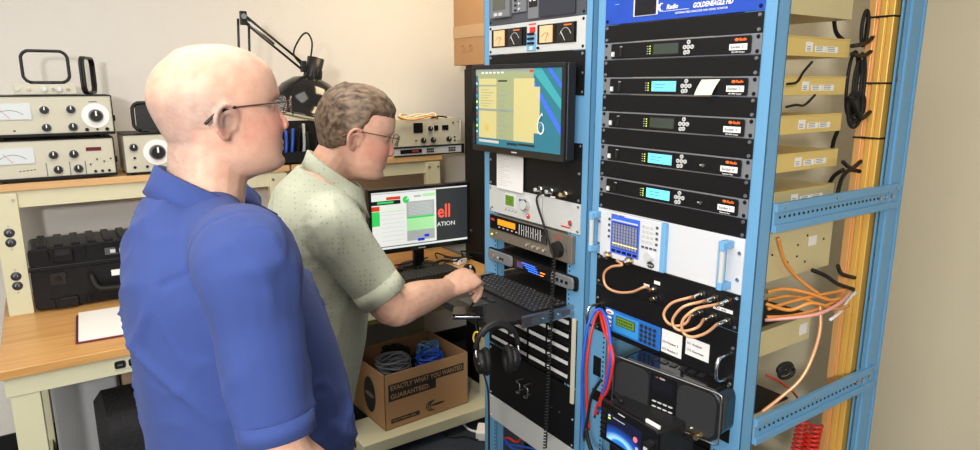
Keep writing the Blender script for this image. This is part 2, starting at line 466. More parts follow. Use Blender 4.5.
# royal blue unit at the top
ROYAL = mat('royal_blue_panel', (.012, .07, .48), .4, var=.25, vscale=25)
r = gear('rack_receiver', 'royal blue rack unit with GOLDENEAGLE HD lettering at the top of the rack', 'rack unit', XRc, U(0)+.001)
h = .178
b = MB(); b.box((-W2, 0, 0), (W2, .004, h), ROYAL, .001); b.box((-.218, .004, .001), (.218, .4, h-.002), GOLDG, .001); b.build('chassis', r)
s = MB(); screws(s, h, BLACK); s.build('screw', r)
b = MB(); b.rbox((-.137, -.002, .014), (-.055, 0, .13), WHITEP, .002); b.plate(-.131, .016, -.06, .126, GLASSD, -.0035, .0015); b.build('display', r)
b = MB()
b.plate(-.205, .05, -.19, .052, SKYB); b.build('marking', r)
text(r, 'Radio', .0155, -.028, .024, WHITE, bold=.0004, shear=.2); 
b = MB(); b.tube([(-.044+.008*math.cos(t/12*2*PI), -.0012, .03+.009*math.sin(t/12*2*PI)) for t in range(2, 11)], .0016, WHITE, n=6); b.tube([(-.054, -.0012, .024), (-.046, -.0012, .037)], .0013, WHITE, n=6); b.tube([(-.054, -.0012, .037), (-.046, -.0012, .024)], .0013, WHITE, n=6); b.build('logo', r)
text(r, 'GOLDENEAGLE HD', .0158, .052, .0205, WHITE, bold=.0005, shear=.25, sx=.8)
text(r, 'ANTENNA FIELD ANALYZER AND SIGNAL MONITOR', .0066, .0, .0105, WHITE, shear=.15, sx=.95)
b = MB(); b.plate(-.045, .0195, .04, .0205, WHITE)
for q in range(4): b.tube([(.168+.003*q, -.001, .032+.004*q), (.185, -.001, .038+.003*q), (.203, -.001, .03+.005*q)], .0011, WHITE, n=6)
b.build('emblem', r)
text(r, 'HD', .014, -.045, .066, WHITE)
# spectrum analyser panel
za = U(11)-.001-.1345
r = gear('analyser_panel', 'white rack panel with spectrum analyser and blue pull handles', 'rack panel', XRc, za)
h = .134
b = MB(); b.box((-W2, 0, 0), (W2, .004, h), WHITEP, .001); b.build('panel', r)
b = MB(); b.box((-.218, .004, .001), (.218, .42, h-.002), GOLDG, .001)
for yy, zz in ((.06, .03), (.06, .1), (.15, .07), (.22, .04), (.3, .1), (.3, .03), (.38, .08), (.26, .08), (.26, .05)): b.cyl((.218, yy, zz), (.2195, yy, zz), .003, BLACK, n=8)
b.box((.218, .31, .07), (.2188, .345, .095), WHITE); b.build('chassis', r)
b = MB(); b.rbox((-.218, -.014, .001), (.004, 0, h-.001), WHITEP, .004, edge=.002); b.build('analyser_body', r)
b = MB(); b.box((.004, -.013, .001), (.019, 0, h-.001), SKYB, .002); b.build('blue_trim', r); body_done = {o.name for o in r.children}
y = -.014
DB = mat('screen_navy', (.02, .03, .16), .3, emit=.5); GR = mat('screen_grid', (.2, .22, .28), .4, emit=.4); SB = mat('screen_blue', (.03, .09, .55), .3, emit=.8)
TR = mat('trace_yellow', (.9, .7, .2), .4, emit=1)
b = MB(); b.plate(-.2, .018, -.093, h-.008, SB, y-.0008, .0008); b.plate(-.195, .034, -.098, h-.026, DB, y-.001, .0002)
for i in range(9): b.plate(-.193+i*.0105, .037, -.1855+i*.0105, h-.03, GR, y-.0012, .0002)
for i in range(7): b.plate(-.193, .045+i*.009, -.099, .0462+i*.009, DB, y-.0014, .0002)
b.plate(-.193, .046, -.099, .0485, TR, y-.0016, .0002)
for i in range(5): b.plate(-.195+i*.02, .022, -.179+i*.02, .03, BLACK, y-.0012, .0002)
b.plate(-.195, h-.023, -.1, h-.019, WHITEP, y-.0012, .0002); b.build('display', r)
b = MB()
for i in range(4): b.cyl((-.207, y, h-.022-i*.0165), (-.207, y-.002, h-.022-i*.0165), .0042, SLATE, n=10)
for i in range(4): b.box((-.037, y-.002, h-.02-i*.015), (-.029, y, h-.013-i*.015), SLATE, .001)
for j in range(4):
    for i in range(3): b.box((-.084+i*.014, y-.0018, h-.024-j*.013), (-.074+i*.014, y, h-.016-j*.013), LGREY, .001)
for i in range(4): b.box((-.084+i*.014, y-.0022, .055), (-.074+i*.014, y, .061), SLATE, .0015)
b.build('button', r)
b = MB(); b.cyl((-.055, y, .037), (-.055, y-.009, .037), .0155, WHITEP, r1=.0135, n=28); b.cyl((-.055, y-.009, .037), (-.055, y-.011, .037), .012, LGREY, n=28); b.build('tuning_knob', r)
b = MB(); b.ball((-.05, y, .014), (.013, .002, .009), SLATE2)
for i in range(3): b.plate(-.059+i*.007, .012, -.055+i*.007, .016, LGREY, y-.0024)
b.build('arrow_pad', r)
text(r, 'Spectrum Analyzer', .0065, -.2, h-.0078, INK, y-.0012)
b = MB()
for x, zq in ((-.2, .01), (-.118, .012)):
    b.cyl((x, y, zq), (x, y-.018, zq), .0095, BRASS, n=16); b.cyl((x, y-.018, zq), (x, y-.032, zq-.002), .0062, CHROME, n=16); b.cyl((x, y-.012, zq), (x, y-.016, zq), .0115, BRASS, n=6)
b.build('connector', r)
for o_ in r.children:
    if o_.name not in body_done: o_.location.x += .026
for sx, xx in ((-1, -.235), (1, .206)):     # blue handles
    b = MB()
    for zz in (.008, h-.026): b.box((xx-.011, -.028, zz), (xx+.009, 0, zz+.018), SKYB, .002)
    b.box((xx-.011, -.032, .008), (xx-.006, -.004, h-.008), SKYB, .0015)
    b.box((xx-.004, -.04, .01), (xx+.009, -.028, .03), SKYB, .002); b.box((xx-.004, -.04, h-.03), (xx+.009, -.028, h-.01), SKYB, .002)
    b.cyl((xx+.002, -.033, .02), (xx+.002, -.033, h-.02), .0065, LGREY, n=14)
    b.build('handle', r)
s = MB()
for zz in (.035, h-.035): s.cyl((.231, 0, zz), (.231, -.003, zz), .005, CHROME, n=14); s.cyl((-.221, -.0135, zz), (-.221, -.0165, zz), .004, STEEL, n=12)
s.build('screw', r)
# connector panel
zc = za-.0915-.001
r = gear('connector_panel', 'black panel of coax sockets directly under the white analyser panel', 'rack panel', XRc, zc)
h = .0905
MB().box((-W2, 0, 0), (W2, .003, h), BLACK, .0008).build('panel', r)
s = MB(); screws(s, h, STEEL); s.build('screw', r)
JP = [(-.016, .040), (-.012, .016), (.138, .068), (.176, .069), (.213, .072), (.136, .02), (.175, .022), (.214, .022)]
for x, z in JP:
    b = MB(); b.box((x-.009, -.003, z-.009), (x+.009, 0, z+.009), BLKPL, .001); b.cyl((x, -.003, z), (x, -.012, z), .0062, CHROME, n=14); b.cyl((x, -.012, z), (x, -.02, z), .0045, BRASS, n=12); b.build('coax_socket', r)
b = MB(); b.plate(-.056, .038, -.036, .046, WHITE); b.plate(-.02, .054, -.0, .063, WHITE); b.plate(.17, .040, .225, .049, WHITE, -.001); b.build('label_strip', r)
text(r, 'OUT  AUX', .007, .174, .042, INK, -.0016)
# control unit with blue keypad
zk = 1.085-.105
r = gear('control_unit', 'black rack unit with blue keypad box, green screen and two paper labels', 'rack unit', XRc, zk-.012)
h = .118
b = MB(); b.box((-W2, 0, 0), (W2, .003, zc-zk+.012-.0015), BLACK, .0008); b.box((-.218, .003, .04), (.218, .36, .108), GOLDG, .001)
b.box((.218, .31, .06), (.2188, .345, .09), WHITE); b.build('chassis', r)
s = MB(); screws(s, .11, STEEL); s.build('screw', r)
b = MB(); RB = mat('keypad_blue', (.02, .15, .55), .4); b.box((-.192, -.006, .018), (.014, 0, .084), RB, .0015); b.plate(-.158, .024, -.062, .079, mat('keypad_light_blue', (.04, .32, .75), .4), -.0067); b.build('keypad_face', r)
y = -.0067
b = MB(); b.plate(-.147, .044, -.074, .072, SLATE, y-.001, .001); b.plate(-.143, .047, -.078, .069, LCDG, y-.0014, .0004)
for i in range(9): b.plate(-.14+i*.0065, .051, -.136+i*.0065, .056, INK, y-.0016, .0002); b.plate(-.14+i*.0065, .06, -.136+i*.0065, .065, INK, y-.0016, .0002)
b.build('display', r)
b = MB()
for j in range(4):
    for i in range(4): b.cyl((-.05+i*.0155, -.006, .071-j*.0135), (-.05+i*.0155, -.009, .071-j*.0135), .0052, SLATE2, n=12)
b.build('key', r)
b = MB()
for j in range(3): b.ball((-.176, -.006, .058-j*.0125), (.01, .002, .0045), WHITE)
b.ball((-.174, -.006, .0745), (.016, .002, .0075), WHITE); b.plate(-.182, .073, -.166, .0765, RED, -.0085, .0004); b.build('badge', r)
b = MB(); b.plate(.017, .02, .084, .084, PAPER, -.001, .0008); b.build('paper_label', r)
text(r, 'U16 Number 2', .0085, .02, .048, INK, -.0016); text(r, 'U12 Number 3', .0085, .02, .028, INK, -.0016)
b = MB(); b.plate(.096, .04, .168, .088, PAPER, -.001, .0008); b.build('paper_label', r)
text(r, 'U11 Analyzer', .0085, .1, .07, INK, -.0016); text(r, 'U12 Generator', .0085, .1, .052, INK, -.0016)
for xx in (-.229, .222):
    b = MB(); b.tube([(xx, 0, .02), (xx-.0, -.03, .021), (xx, -.042, .035), (xx, -.042, .065), (xx, -.03, .081), (xx, 0, .082)], .0045, CHROME, n=10); b.build('handle', r)
RP = onY(664, 420, 1.235); RZ = RP.z
TLs = onY(603, 398, 1.14)
# shelf, tabletop radio and car stereo low in the right rack
r = gear('rack_shelf', 'black rack shelf under the tabletop radio in the right rack', 'shelf', XRc, RZ-.007)
b = MB(); b.box((-.1, -.1, 0), (W2-.03, .3, .006), BLACK, .001); b.box((-W2+.03, .01, 0), (-.1, .3, .006), BLACK, .001); b.box((-W2, 0, -.02), (-W2+.03, .004, .04), BLACK); b.box((W2-.03, 0, -.02), (W2, .004, .04), BLACK); b.build('tray', r)
TILT = R_(-2)
r = root('tabletop_radio', 'black tabletop radio with two round-cornered speaker grilles on the rack shelf', 'radio', (RP.x, RP.y, RZ), R_(8)); r.scale = (.83, .83, .83)
b = MB(); b.rbox((-.185, 0, 0), (.185, .13, .155), BLACKG, .04, edge=.006, seg=8); b.build('cabinet', r)
b = MB(); b.rbox((-.187, -.014, -.001), (.187, 0, .158), BLKPL, .042, edge=.003, seg=8); b.build('front_bezel', r)
GR2 = mat('speaker_cloth', (.02, .021, .026), .7, bump=.6, bscale=900)
for s_ in (-1, 1):
    b = MB(); xa, xb = (.05, .176) if s_ > 0 else (-.176, -.05); b.rbox((xa, -.019, .01), (xb, -.013, .147), GR2, .03, edge=.002, seg=8); b.build('speaker_grille', r)
b = MB(); b.tube([(.187*math.copysign(min(1, abs(1.25*math.cos(t))), math.cos(t)), -.0145, .0785+.079*math.copysign(min(1, abs(1.6*math.sin(t))), math.sin(t))) for t in [2*PI*i/40 for i in range(40)]], .0022, STEEL, n=6, sub=2, closed=True); b.build('trim_ring', r)
b = MB(); b.rbox((-.045, -.017, .012), (.045, -.013, .147), BLACKG, .004); b.plate(-.036, .085, .036, .132, GLASSD, -.0178, .0006); b.build('display', r)
b = MB()
for j in range(3):
    for i in range(4): b.rbox((-.034+i*.019, -.0195, .058-j*.017), (-.02+i*.019, -.017, .062-j*.017), LGREY, .0015)
b.build('button', r)
text(r, 'Radio', .008, -.012, .137, WHITE, y=-.0178); text(r, 'HD', .006, -.026, .137, ORANGE, y=-.0178)
b = MB()
for i in range(6): b.rbox((-.09+i*.032, .05, .154), (-.07+i*.032, .075, .158), BLKPL, .004, axis=2)
b.build('top_button', r)
# car stereo
r = root('car_stereo', 'black car stereo with a blue lit screen in front of the tabletop radio', 'car stereo', (TLs.x+.117*.85, TLs.y, TLs.z-.126*.85), R_(-2)); r.scale = (.85, .85, .85)
b = MB(); b.rbox((-.11, .004, 0), (.11, .15, .12), BLKPL, .01, edge=.002); b.build('case', r)
b = MB(); b.rbox((-.117, -.012, -.004), (.117, .004, .126), BLACKG, .008, edge=.003); b.build('face_plate', r)
sm = bpy.data.materials.new('stereo_screen'); sm.use_nodes = True; nt = sm.node_tree; bs = nt.nodes['Principled BSDF']
tc = nt.nodes.new('ShaderNodeTexCoord'); mp = nt.nodes.new('ShaderNodeMapping'); mp.inputs['Location'].default_value = (.0, 0, .0); mp.inputs['Scale'].default_value = (9, 1, 16)
mp.inputs['Location'].default_value = (.25, 0, -.1)
gd = nt.nodes.new('ShaderNodeTexGradient'); gd.gradient_type = 'SPHERICAL'; rp = nt.nodes.new('ShaderNodeValToRGB')
e = rp.color_ramp.elements; e[0].position = 0; e[0].color = (.002, .004, .02, 1); e[1].position = 1; e[1].color = (.02, .1, .5, 1)
x_ = rp.color_ramp.elements.new(.35); x_.color = (.01, .08, .45, 1); x_ = rp.color_ramp.elements.new(.6); x_.color = (.35, .75, 1, 1); x_ = rp.color_ramp.elements.new(.7); x_.color = (.02, .2, .8, 1)
nt.links.new(tc.outputs['Object'], mp.inputs[0]); nt.links.new(mp.outputs[0], gd.inputs[0]); nt.links.new(gd.outputs[0], rp.inputs[0]); nt.links.new(rp.outputs[0], bs.inputs['Emission Color']); bs.inputs['Emission Strength'].default_value = 1.2; bs.inputs['Base Color'].default_value = (.01, .01, .02, 1); bs.inputs['Roughness'].default_value = .1
b = MB(); b.plate(-.085, .012, .058, .098, sm, -.0132, .0012); b.plate(-.08, .078, -.071, .083, LEDY, -.0137, .0005); b.plate(-.08, .087, -.071, .092, WHITE, -.0137, .0005); b.plate(-.06, .088, -.01, .0905, LGREY, -.0137, .0005)
b.disc(.035, .062, .0085, mat('pink_icon', (.8, .15, .2), .4, emit=.6), -.0132, .0006); b.disc(.042, .035, .006, LGREY, -.0132, .0006); b.build('screen', r)
b = MB()
for i in range(5): b.rbox((-.108, -.0145, .02+i*.018), (-.094, -.012, .03+i*.018), BLKPL, .002)
for i in range(3): b.rbox((.068, -.0145, .03+i*.018), (.082, -.012, .04+i*.018), LGREY if i == 1 else BLKPL, .002)
b.build('button', r)
b = MB(); b.cyl((.095, -.012, .08), (.095, -.024, .08), .012, BLKPL, n=20); b.build('volume_knob', r)
MB().plate(-.04, .109, -.012, .113, LGREY, -.0128).build('maker_mark', r)
b = MB(); b.box((.06, -.002, .1275), (.112, .004, .137), WHITE); b.build('sticker', r)
r = gear('bracket_tray', 'black tray carrying the car stereo low in the right rack', 'shelf', XRc, TLs.z-.126*.85-.008)
b = MB(); b.box((-.03, -.15, 0), (.1, .3, .005), BLACK, .001); b.box((-W2, 0, -.03), (W2, .004, .005), BLACK); b.build('tray', r)
r = gear('rack_blank', 'black lower panel behind the car stereo in the right rack', 'blank panel', XRc, .42)
MB().box((-W2, 0.16, 0), (W2, .163, .25), BLACK).build('panel', r)

# ---------------------------------------------------------------- left rack gear
def lg(name, label, cat, z0, group=None): return gear(name, label, cat, XLc, z0, group)
r = lg('monitoring_unit', 'slate grey rack unit with small grey screen at the top of the left rack', 'rack unit', 1.879)
h = .134
b = MB(); b.box((-W2, 0, 0), (W2, .004, h), SLATE, .001); b.box((-.218, .004, .001), (.218, .3, h-.002), BLACK); b.build('chassis', r)
s = MB(); screws(s, h, BLACK); s.build('screw', r)
b = MB(); b.box((-.218, -.014, .02), (-.11, 0, .13), EARG, .003); b.plate(-.2, .045, -.13, .122, mat('screen_olive_off', (.1, .11, .09), .15), -.015); b.build('display', r)
b = MB()
for x in (-.19, -.163): b.rbox((x, -.017, .026), (x+.018, -.014, .036), LGREY, .003)
b.build('button', r)
b = MB(); b.box((-.105, -.006, .03), (-.03, 0, .13), EARG, .001); b.box((-.022, -.004, .006), (.03, 0, .13), EARG, .001); b.box((.036, -.006, .006), (.2, 0, .13), SLATE2, .002)
b.plate(-.016, .04, .026, .088, BLACKG, -.005); b.build('subpanel', r)
b = MB()
for j in range(5): b.box((-.088, -.009, .035+j*.015), (-.078, -.006, .04+j*.015), BLACK); b.cyl((-.062, -.006, .04+j*.016), (-.062, -.01, .04+j*.016), .006 if j in (2, 3) else .004, LGREY, n=12)
b.plate(-.012, .058, -.004, .07, WHITE, -.0056, .0006); b.plate(.006, .058, .02, .066, WHITE, -.0056, .0006); b.plate(-.014, .088, .024, .091, WHITE, -.0056); b.build('control', r)
r = lg('meter_panel', 'light grey rack panel with four square level meters above the hung monitor', 'meter panel', 1.784)
h = .0935
b = MB(); b.box((-W2, 0, 0), (W2, .004, h), LGREY, .001); b.box((-.2, .004, .003), (.2, .12, h-.003), BLACK); b.build('panel', r)
s = MB(); screws(s, h, BLACK); s.build('screw', r)
b = MB(); b.box((-.225, -.002, .022), (-.03, 0, .08), BLACK, .001); b.box((.024, -.002, .022), (.205, 0, .08), BLACK, .001); b.build('meter_bezel', r)
for i, (x, kind) in enumerate(((-.207, 0), (-.125, 1), (.04, 0), (.125, 1))):
    b = MB(); w = .06 if kind == 0 else .075
    if kind == 0:
        b.box((x, -.006, .026), (x+w, -.002, .076), METER, .001); b.tube([(x+.012, -.0066, .045), (x+.03, -.0066, .055), (x+.048, -.0066, .045)], .0006, BLACK, n=5)
        b.tube([(x+.03, -.0068, .03), (x+.042, -.0068, .056)], .0006, INK, n=5)
    else:
        b.box((x, -.006, .024), (x+w, -.002, .078), BLACKG, .001); b.tube([(x+.012, -.0066, .046), (x+.024, -.0066, .06), (x+.037, -.0066, .064), (x+.05, -.0066, .06), (x+.062, -.0066, .046)], .0009, LGREY, n=5)
        b.plate(x+.03, .07, x+.064, .074, ORANGE, -.0068); b.tube([(x+.036, -.0068, .028), (x+.016, -.0068, .055)], .0009, WHITE, n=5)
    b.build('meter', r)
b = MB(); b.box((-.028, -.003, .005), (.018, 0, .055), SKYB, .001); b.plate(-.012, .06, .012, .076, RED, -.004, .004); b.plate(-.02, .083, .016, .087, RED, -.0012, .0012)
for j in range(3): b.box((-.02, -.008, .024+j*.014), (.012, -.003, .031+j*.014), BLACK, .001)
b.plate(-.012, .008, .002, .018, WHITE, -.0036); b.build('switch_block', r)
b = MB(); b.cyl((.03, 0, .012), (.03, -.006, .012), .004, BLACK, n=12); b.build('jack', r)
r = lg('rack_blank', 'black blank panel with a notch behind the top of the hung monitor', 'blank panel', 1.655)
b = MB(); b.box((-W2, 0, 0), (W2, .003, .127), BLACK, .0008); s_ = b; b.build('panel', r)
s = MB(); screws(s, .127, STEEL); s.build('screw', r)
r = lg('socket_panel', 'black panel with three coax sockets behind the hung monitor and paper sheet', 'rack panel', 1.3365)
b = MB(); b.box((-W2, 0, 0), (W2, .003, .18), BLACK, .0008); b.build('panel', r)
b = MB(); s = MB(); screws(s, .18, STEEL); s.build('screw', r)
for i, (px, py) in enumerate(((542, 189), (553, 191), (567, 194))):
    p = onY(px, py, PY); x = p.x-XLc; z = p.z-1.3365; b = MB()
    b.cyl((x, 0, z), (x, -.008, z), .011, CHROME, n=6); b.cyl((x, -.008, z), (x, -.03, z), .007, CHROME if i < 2 else BRASS, n=14); b.cyl((x, -.03, z), (x+.014, -.038, z+.004), .005, STEEL if i < 2 else BRASS, n=12); b.build('coax_socket', r)
    if i < 2: MB().plate(x-.012, z-.022, x+.012, z-.0165, WHITE).build('label_strip', r)
a = onY(495, 158, 1.3); c = onY(521, 193, 1.3)
b = MB(); b.box((a.x, 1.3075, 1.332), (c.x, 1.3085, 1.50), PAPER)
for i in range(17): b.box((a.x+.01, 1.307, 1.345+i*.0075), (a.x+.01+(.03+.08*random.random()), 1.3074, 1.3465+i*.0075), LGREY)
single(b, 'paper_sheet', 'white printed sheet hanging below the hung monitor, at the upper left of the socket panel', 'paper')
# white controller
r = lg('audio_controller', 'light grey rack unit with small green screen and round silver knob', 'rack unit', 1.2415)
h = .0935
b = MB(); b.box((-W2, 0, 0), (W2, .004, h), LGREY, .0012); b.box((-.215, .004, .002), (.215, .3, h-.002), LGREY); b.build('chassis', r)
s = MB(); screws(s, h, STEEL); s.build('screw', r)
b = MB(); b.box((-.145, -.002, .03), (-.082, 0, .078), WHITEP, .001); b.plate(-.139, .036, -.09, .072, LCDG, -.0028); 
for i in range(4): b.plate(-.134, .042+i*.007, -.098, .0445+i*.007, mat('lcd_ink', (.05, .1, .01), .4), -.003, .0002)
b.build('display', r)
b = MB(); b.cyl((-.025, 0, .053), (-.025, -.014, .053), .0215, CHROME, r1=.019, n=30); b.cyl((-.025, -.014, .053), (-.025, -.016, .053), .016, LGREY, n=30); b.build('knob', r)
b = MB(); b.plate(-.063, .06, -.05, .068, mat('button_blue', (.03, .08, .4), .4), -.001); b.plate(-.063, .044, -.052, .05, mat('button_green', (.05, .4, .1), .4), -.001); b.plate(-.061, .03, -.053, .034, LGREY, -.001)
for i in range(4): b.tube([(-.142+i*.019, -.0008, .015), (-.138+i*.019, -.0008, .021), (-.132+i*.019, -.0008, .021)], .0008, SLATE, n=5)
b.build('button', r)
b = MB(); b.ball((-.012, 0, .016), (.0105, .002, .0095), RED, n=16); b.ball((-.014, -.001, .019), (.005, .0015, .0025), WHITE, n=10); b.build('emblem', r)
b = MB(); b.cyl((.2, 0, .03), (.2, -.004, .03), .009, STEEL, n=16); b.cyl((.2, -.004, .03), (.2, -.006, .03), .005, RED, n=12); b.cyl((-.222, 0, .015), (-.222, -.003, .015), .003, BLACK, n=8); b.build('jack', r)
MB().plate(.155, .012, .2, .0165, RED, -.0008).build('maker_mark', r); b = MB(); b.plate(.062, .001, .0635, h-.001, EARG, -.0006); b.build('panel_seam', r)
# tuner with orange display
TUN = mat('tuner_champagne_grey', (.2, .18, .15), .4, .3)
r = lg('radio_tuner', 'grey brown tuner with orange lit display and a large black dial', 'tuner', 1.145)
h = .092
b = MB(); b.box((-W2, .012, 0), (W2, .02, h), STEEL, .001); b.rbox((-.222, -.012, .002), (.222, .012, h-.002), TUN, .003, edge=.0015); b.box((-.215, .012, .002), (.215, .3, h-.002), BLACK); b.build('chassis', r)
y = -.012
b = MB(); b.box((-.215, y-.004, .04), (.105, y, .09), BLACKG, .001); b.build('window', r)
b = MB(); b.plate(-.165, .06, -.062, .08, LCDO, y-.005); b.build('display', r)
b = MB()
for i in range(10):
    x = -.04+i*.0125; b.plate(x, .047, x+.0025, .083, LGREY if i % 3 else WHITE, y-.005)
    if i % 2: b.plate(x, .064, x+.009, .067, LGREY, y-.005)
for i in range(5): b.plate(-.16+i*.025, .05, -.15+i*.025, .054, LGREY, y-.005)
b.plate(-.206, .07, -.185, .078, RED, y-.005); b.build('preset_button', r)
b = MB(); b.cyl((.16, y, .038), (.16, y-.016, .038), .026, BLKPL, r1=.023, n=30); b.build('tuning_dial', r)
b = MB(); b.plate(.14, .073, .17, .077, RED, y-.0006)
for i, x in enumerate((.0, .035, .06, .09)): b.cyl((x, y, .02), (x, y-.006, .02), .005, CHROME, n=12)
b.cyl((-.185, y, .024), (-.185, y-.005, .024), .005, CHROME, n=12); b.cyl((-.205, y, .018), (-.205, y-.004, .018), .0035, LEDY, n=10); b.build('button', r)
b = MB(); b.plate(.198, .004, .201, h-.004, STEEL, y-.0006); b.build('seam', r)
# processor with blue leds
r = lg('audio_processor', 'grey and black rack processor with glowing blue level bars above the keyboard drawer', 'rack unit', 1.062)
h = .046
b = MB(); b.rbox((-W2, -.004, 0), (W2, .004, h), BLACK, .01, edge=.001); b.box((-.215, .004, .002), (.215, .3, h-.002), BLACK); b.build('chassis', r)
b = MB(); b.rbox((-.232, -.014, .003), (-.085, -.004, h-.003), EARG, .012, edge=.003); b.rbox((.125, -.014, .003), (.232, -.004, h-.003), EARG, .012, edge=.003); b.build('side_pod', r)
b = MB(); b.cyl((-.19, -.014, .024), (-.19, -.018, .024), .007, CHROME, n=14)
for i in range(3): b.cyl((-.165+i*.014, -.014, .022), (-.165+i*.014, -.017, .022), .004, LGREY if i == 0 else BLACK, n=12)
for i in range(3): b.cyl((.16+i*.022, -.014, .023), (.16+i*.022, -.017, .023), .0055, BLACK, n=12)
b.build('knob', r)
b = MB(); b.box((-.08, -.007, .006), (.12, -.004, h-.006), BLACKG)
for i in range(4): b.plate(.0-.012*i, .011+i*.007, .062-.008*i, .0132+i*.007, LEDB, -.0078)
b.plate(.065, .011, .082, .0135, LEDO, -.0078); b.plate(.065, .02, .09, .0225, LEDO, -.0078); b.plate(-.062, .012, -.03, .032, mat('lcd_violet', (.06, .04, .14), .3, emit=.6), -.0078); b.build('level_display', r)
# keyboard drawer
r = root('keyboard_drawer', 'black keyboard drawer with touchpad pulled out of the left rack', 'keyboard drawer', (XLc, 1.31, .985))
b = MB(); b.box((-.212, -.285, .0), (.2, .2, .018), BLKPL, .004); b.box((-.212, -.29, -.006), (.2, -.283, .02), BLKPL, .002); b.build('tray', r)
b = MB()
for s_ in (-1, 1): b.box((s_*.218-.006, -.19, -.005), (s_*.218+.006, .4, .03), STEEL, .001)
for yy in (-.16, -.1, -.04, .02): b.box((.2245, yy, .003), (.2252, yy+.03, .02), SLATE); b.cyl((.2245, yy+.045, .012), (.2262, yy+.045, .012), .004, CHROME, n=10)
b.build('slide_rail', r)
b = MB(); b.box((-.205, -.125, .018), (.195, .02, .021), BLACK, .001); b.build('keyboard_deck', r)
KEYC = mat('black_key', (.02, .02, .022), .35)
b = MB()
for j in range(6):
    for i in range(19):
        x = -.2+i*.0205; yv = -.122+j*.0228
        if j == 0 and 5 <= i <= 9:
            if i == 5: b.box((x, yv, .021), (x+.1, yv+.019, .027), KEYC, .002, 1)
            continue
        b.box((x, yv, .021), (x+.0175, yv+.019, .027), KEYC, .0025, 1); b.box((x+.005, yv+.009, .027), (x+.0075, yv+.012, .0272), LGREY)
b.build('key_field', r)
b = MB(); b.rbox((-.055, -.245, .018), (.035, -.185, .0195), mat('touchpad', (.05, .055, .06), .3), .006, axis=2); b.build('touchpad', r)
b = MB(); b.rbox((-.055, -.172, .018), (-.015, -.155, .022), KEYC, .003, axis=2); b.rbox((-.005, -.172, .018), (.035, -.155, .022), KEYC, .003, axis=2); b.build('touchpad_button', r)
b = MB(); b.box((-.02, .0, .021), (.03, .018, .0215), WHITE); b.build('sticker', r)
# patch panels with white strips
for i in range(5):
    z = .925-.0455*i
    lab = ['topmost black patch panel with white strip, right under the keyboard drawer', 'second black patch panel below the drawer, with white designation strip', 'middle one of five black patch panels with white strips',
           'fourth black patch panel down, with white designation strip', 'lowest black patch panel with white strip, above the plain black panel'][i]
    if i == 0:
        r = lg('patch_bay', lab, 'patch panel', z, 'patch panels with white strips')
        MB().box((-W2, 0, 0), (W2, .003, .044), BLACK, .0008).build('panel', r)
        b = MB(); b.box((-.22, -.004, .02), (.205, 0, .035), WHITE, .001); b.build('designation_strip', r)
        b = MB(); b.box((-.222, -.006, .017), (.207, -.003, .0205), BLACKG); b.box((-.222, -.006, .0345), (.207, -.003, .038), BLACKG)
        for x in (-.11, 0, .1): b.box((x, -.009, .006), (x+.005, -.003, .042), BLACKG)
        b.build('strip_rail', r); p0 = r
    else: clone(p0, (XLc, PY, z), lab)
b = MB(); b.box((-1.462, 1.305, .69), (-1.449, 1.3135, .975), mat('ivory_strip', (.7, .65, .5), .5), .001); single(b, 'edge_strip', 'narrow ivory strip on the right edge beside the patch panels', 'strip')
r = lg('rack_blank', 'tall plain black panel with two small pull handles below the patch panels', 'blank panel', .53)
MB().box((-W2, 0, 0), (W2, .003, .205), BLACK, .0008).build('panel', r)
for x in (-.03, .015):
    b = MB(); b.tube([(x, 0, .1), (x, -.03, .1), (x+.02, -.032, .103), (x+.02, -.03, .135), (x, -.03, .14), (x, 0, .14)], .002, STEEL, n=8); b.build('wire_hook', r)
s = MB(); screws(s, .2, STEEL); s.cyl((.13, 0, .1), (.13, -.002, .1), .003, STEEL, n=8); s.cyl((.17, 0, .1), (.17, -.002, .1), .003, STEEL, n=8); s.build('screw', r)
r = lg('rack_cover', 'wide light grey panel near the bottom of the left rack', 'rack panel', .434)
MB().box((-W2, 0, 0), (W2, .003, .094), LGREY, .0008).build('panel', r); s = MB(); screws(s, .094, STEEL); s.build('screw', r)
r = lg('equipment_case', 'black boxed unit inside the bottom of the left rack behind loose cables', 'rack unit', .1)
b = MB(); b.box((-.215, .15, 0), (.215, .5, .3), BLACK, .002); b.build('case', r)
b = MB(); b.box((-W2, .02, .0), (W2, .023, .05), BLACK); b.build('panel', r)
# hung monitor
r = root('hung_monitor', 'black flat monitor mounted on the left rack, teal desktop with yellow windows', 'monitor', (-1.702, 1.262, 1.462), R_(1))
Wm, Hm = .238, .286
b = MB(); b.rbox((-Wm, 0, 0), (Wm, .035, Hm), BLKPL, .008, edge=.004); b.box((-.15, .03, .06), (.15, .05, .22), BLKPL, .006); b.build('housing', r)
b = MB(); b.box((-Wm, -.008, 0), (Wm, 0, .022), BLACKG, .002); b.box((-Wm, -.008, Hm-.014), (Wm, 0, Hm), BLACKG, .002); b.box((-Wm, -.008, .022), (-Wm+.016, 0, Hm-.014), BLACKG); b.box((Wm-.016, -.008, .022), (Wm, 0, Hm-.014), BLACKG); b.build('bezel', r)
def scr(n, c, e=.9): return mat('screen_'+n, tuple(q*.55 for q in c), .2, emit=e*1.35)
TEAL = scr('teal', (.02, .17, .24), .8); TEAL2 = scr('teal_light', (.04, .35, .38), .8); SYEL = scr('pale_yellow', (.62, .55, .24), .75); SYEL2 = scr('yellow_green', (.34, .38, .2), .75); SGR = scr('grey', (.3, .34, .3), .7); STEALB = scr('blue', (.02, .12, .35), .8)
x0, x1, z0, z1 = -Wm+.016, Wm-.016, .022, Hm-.014
b = MB(); b.plate(x0, z0, x1, z1, TEAL, -.003, .003)
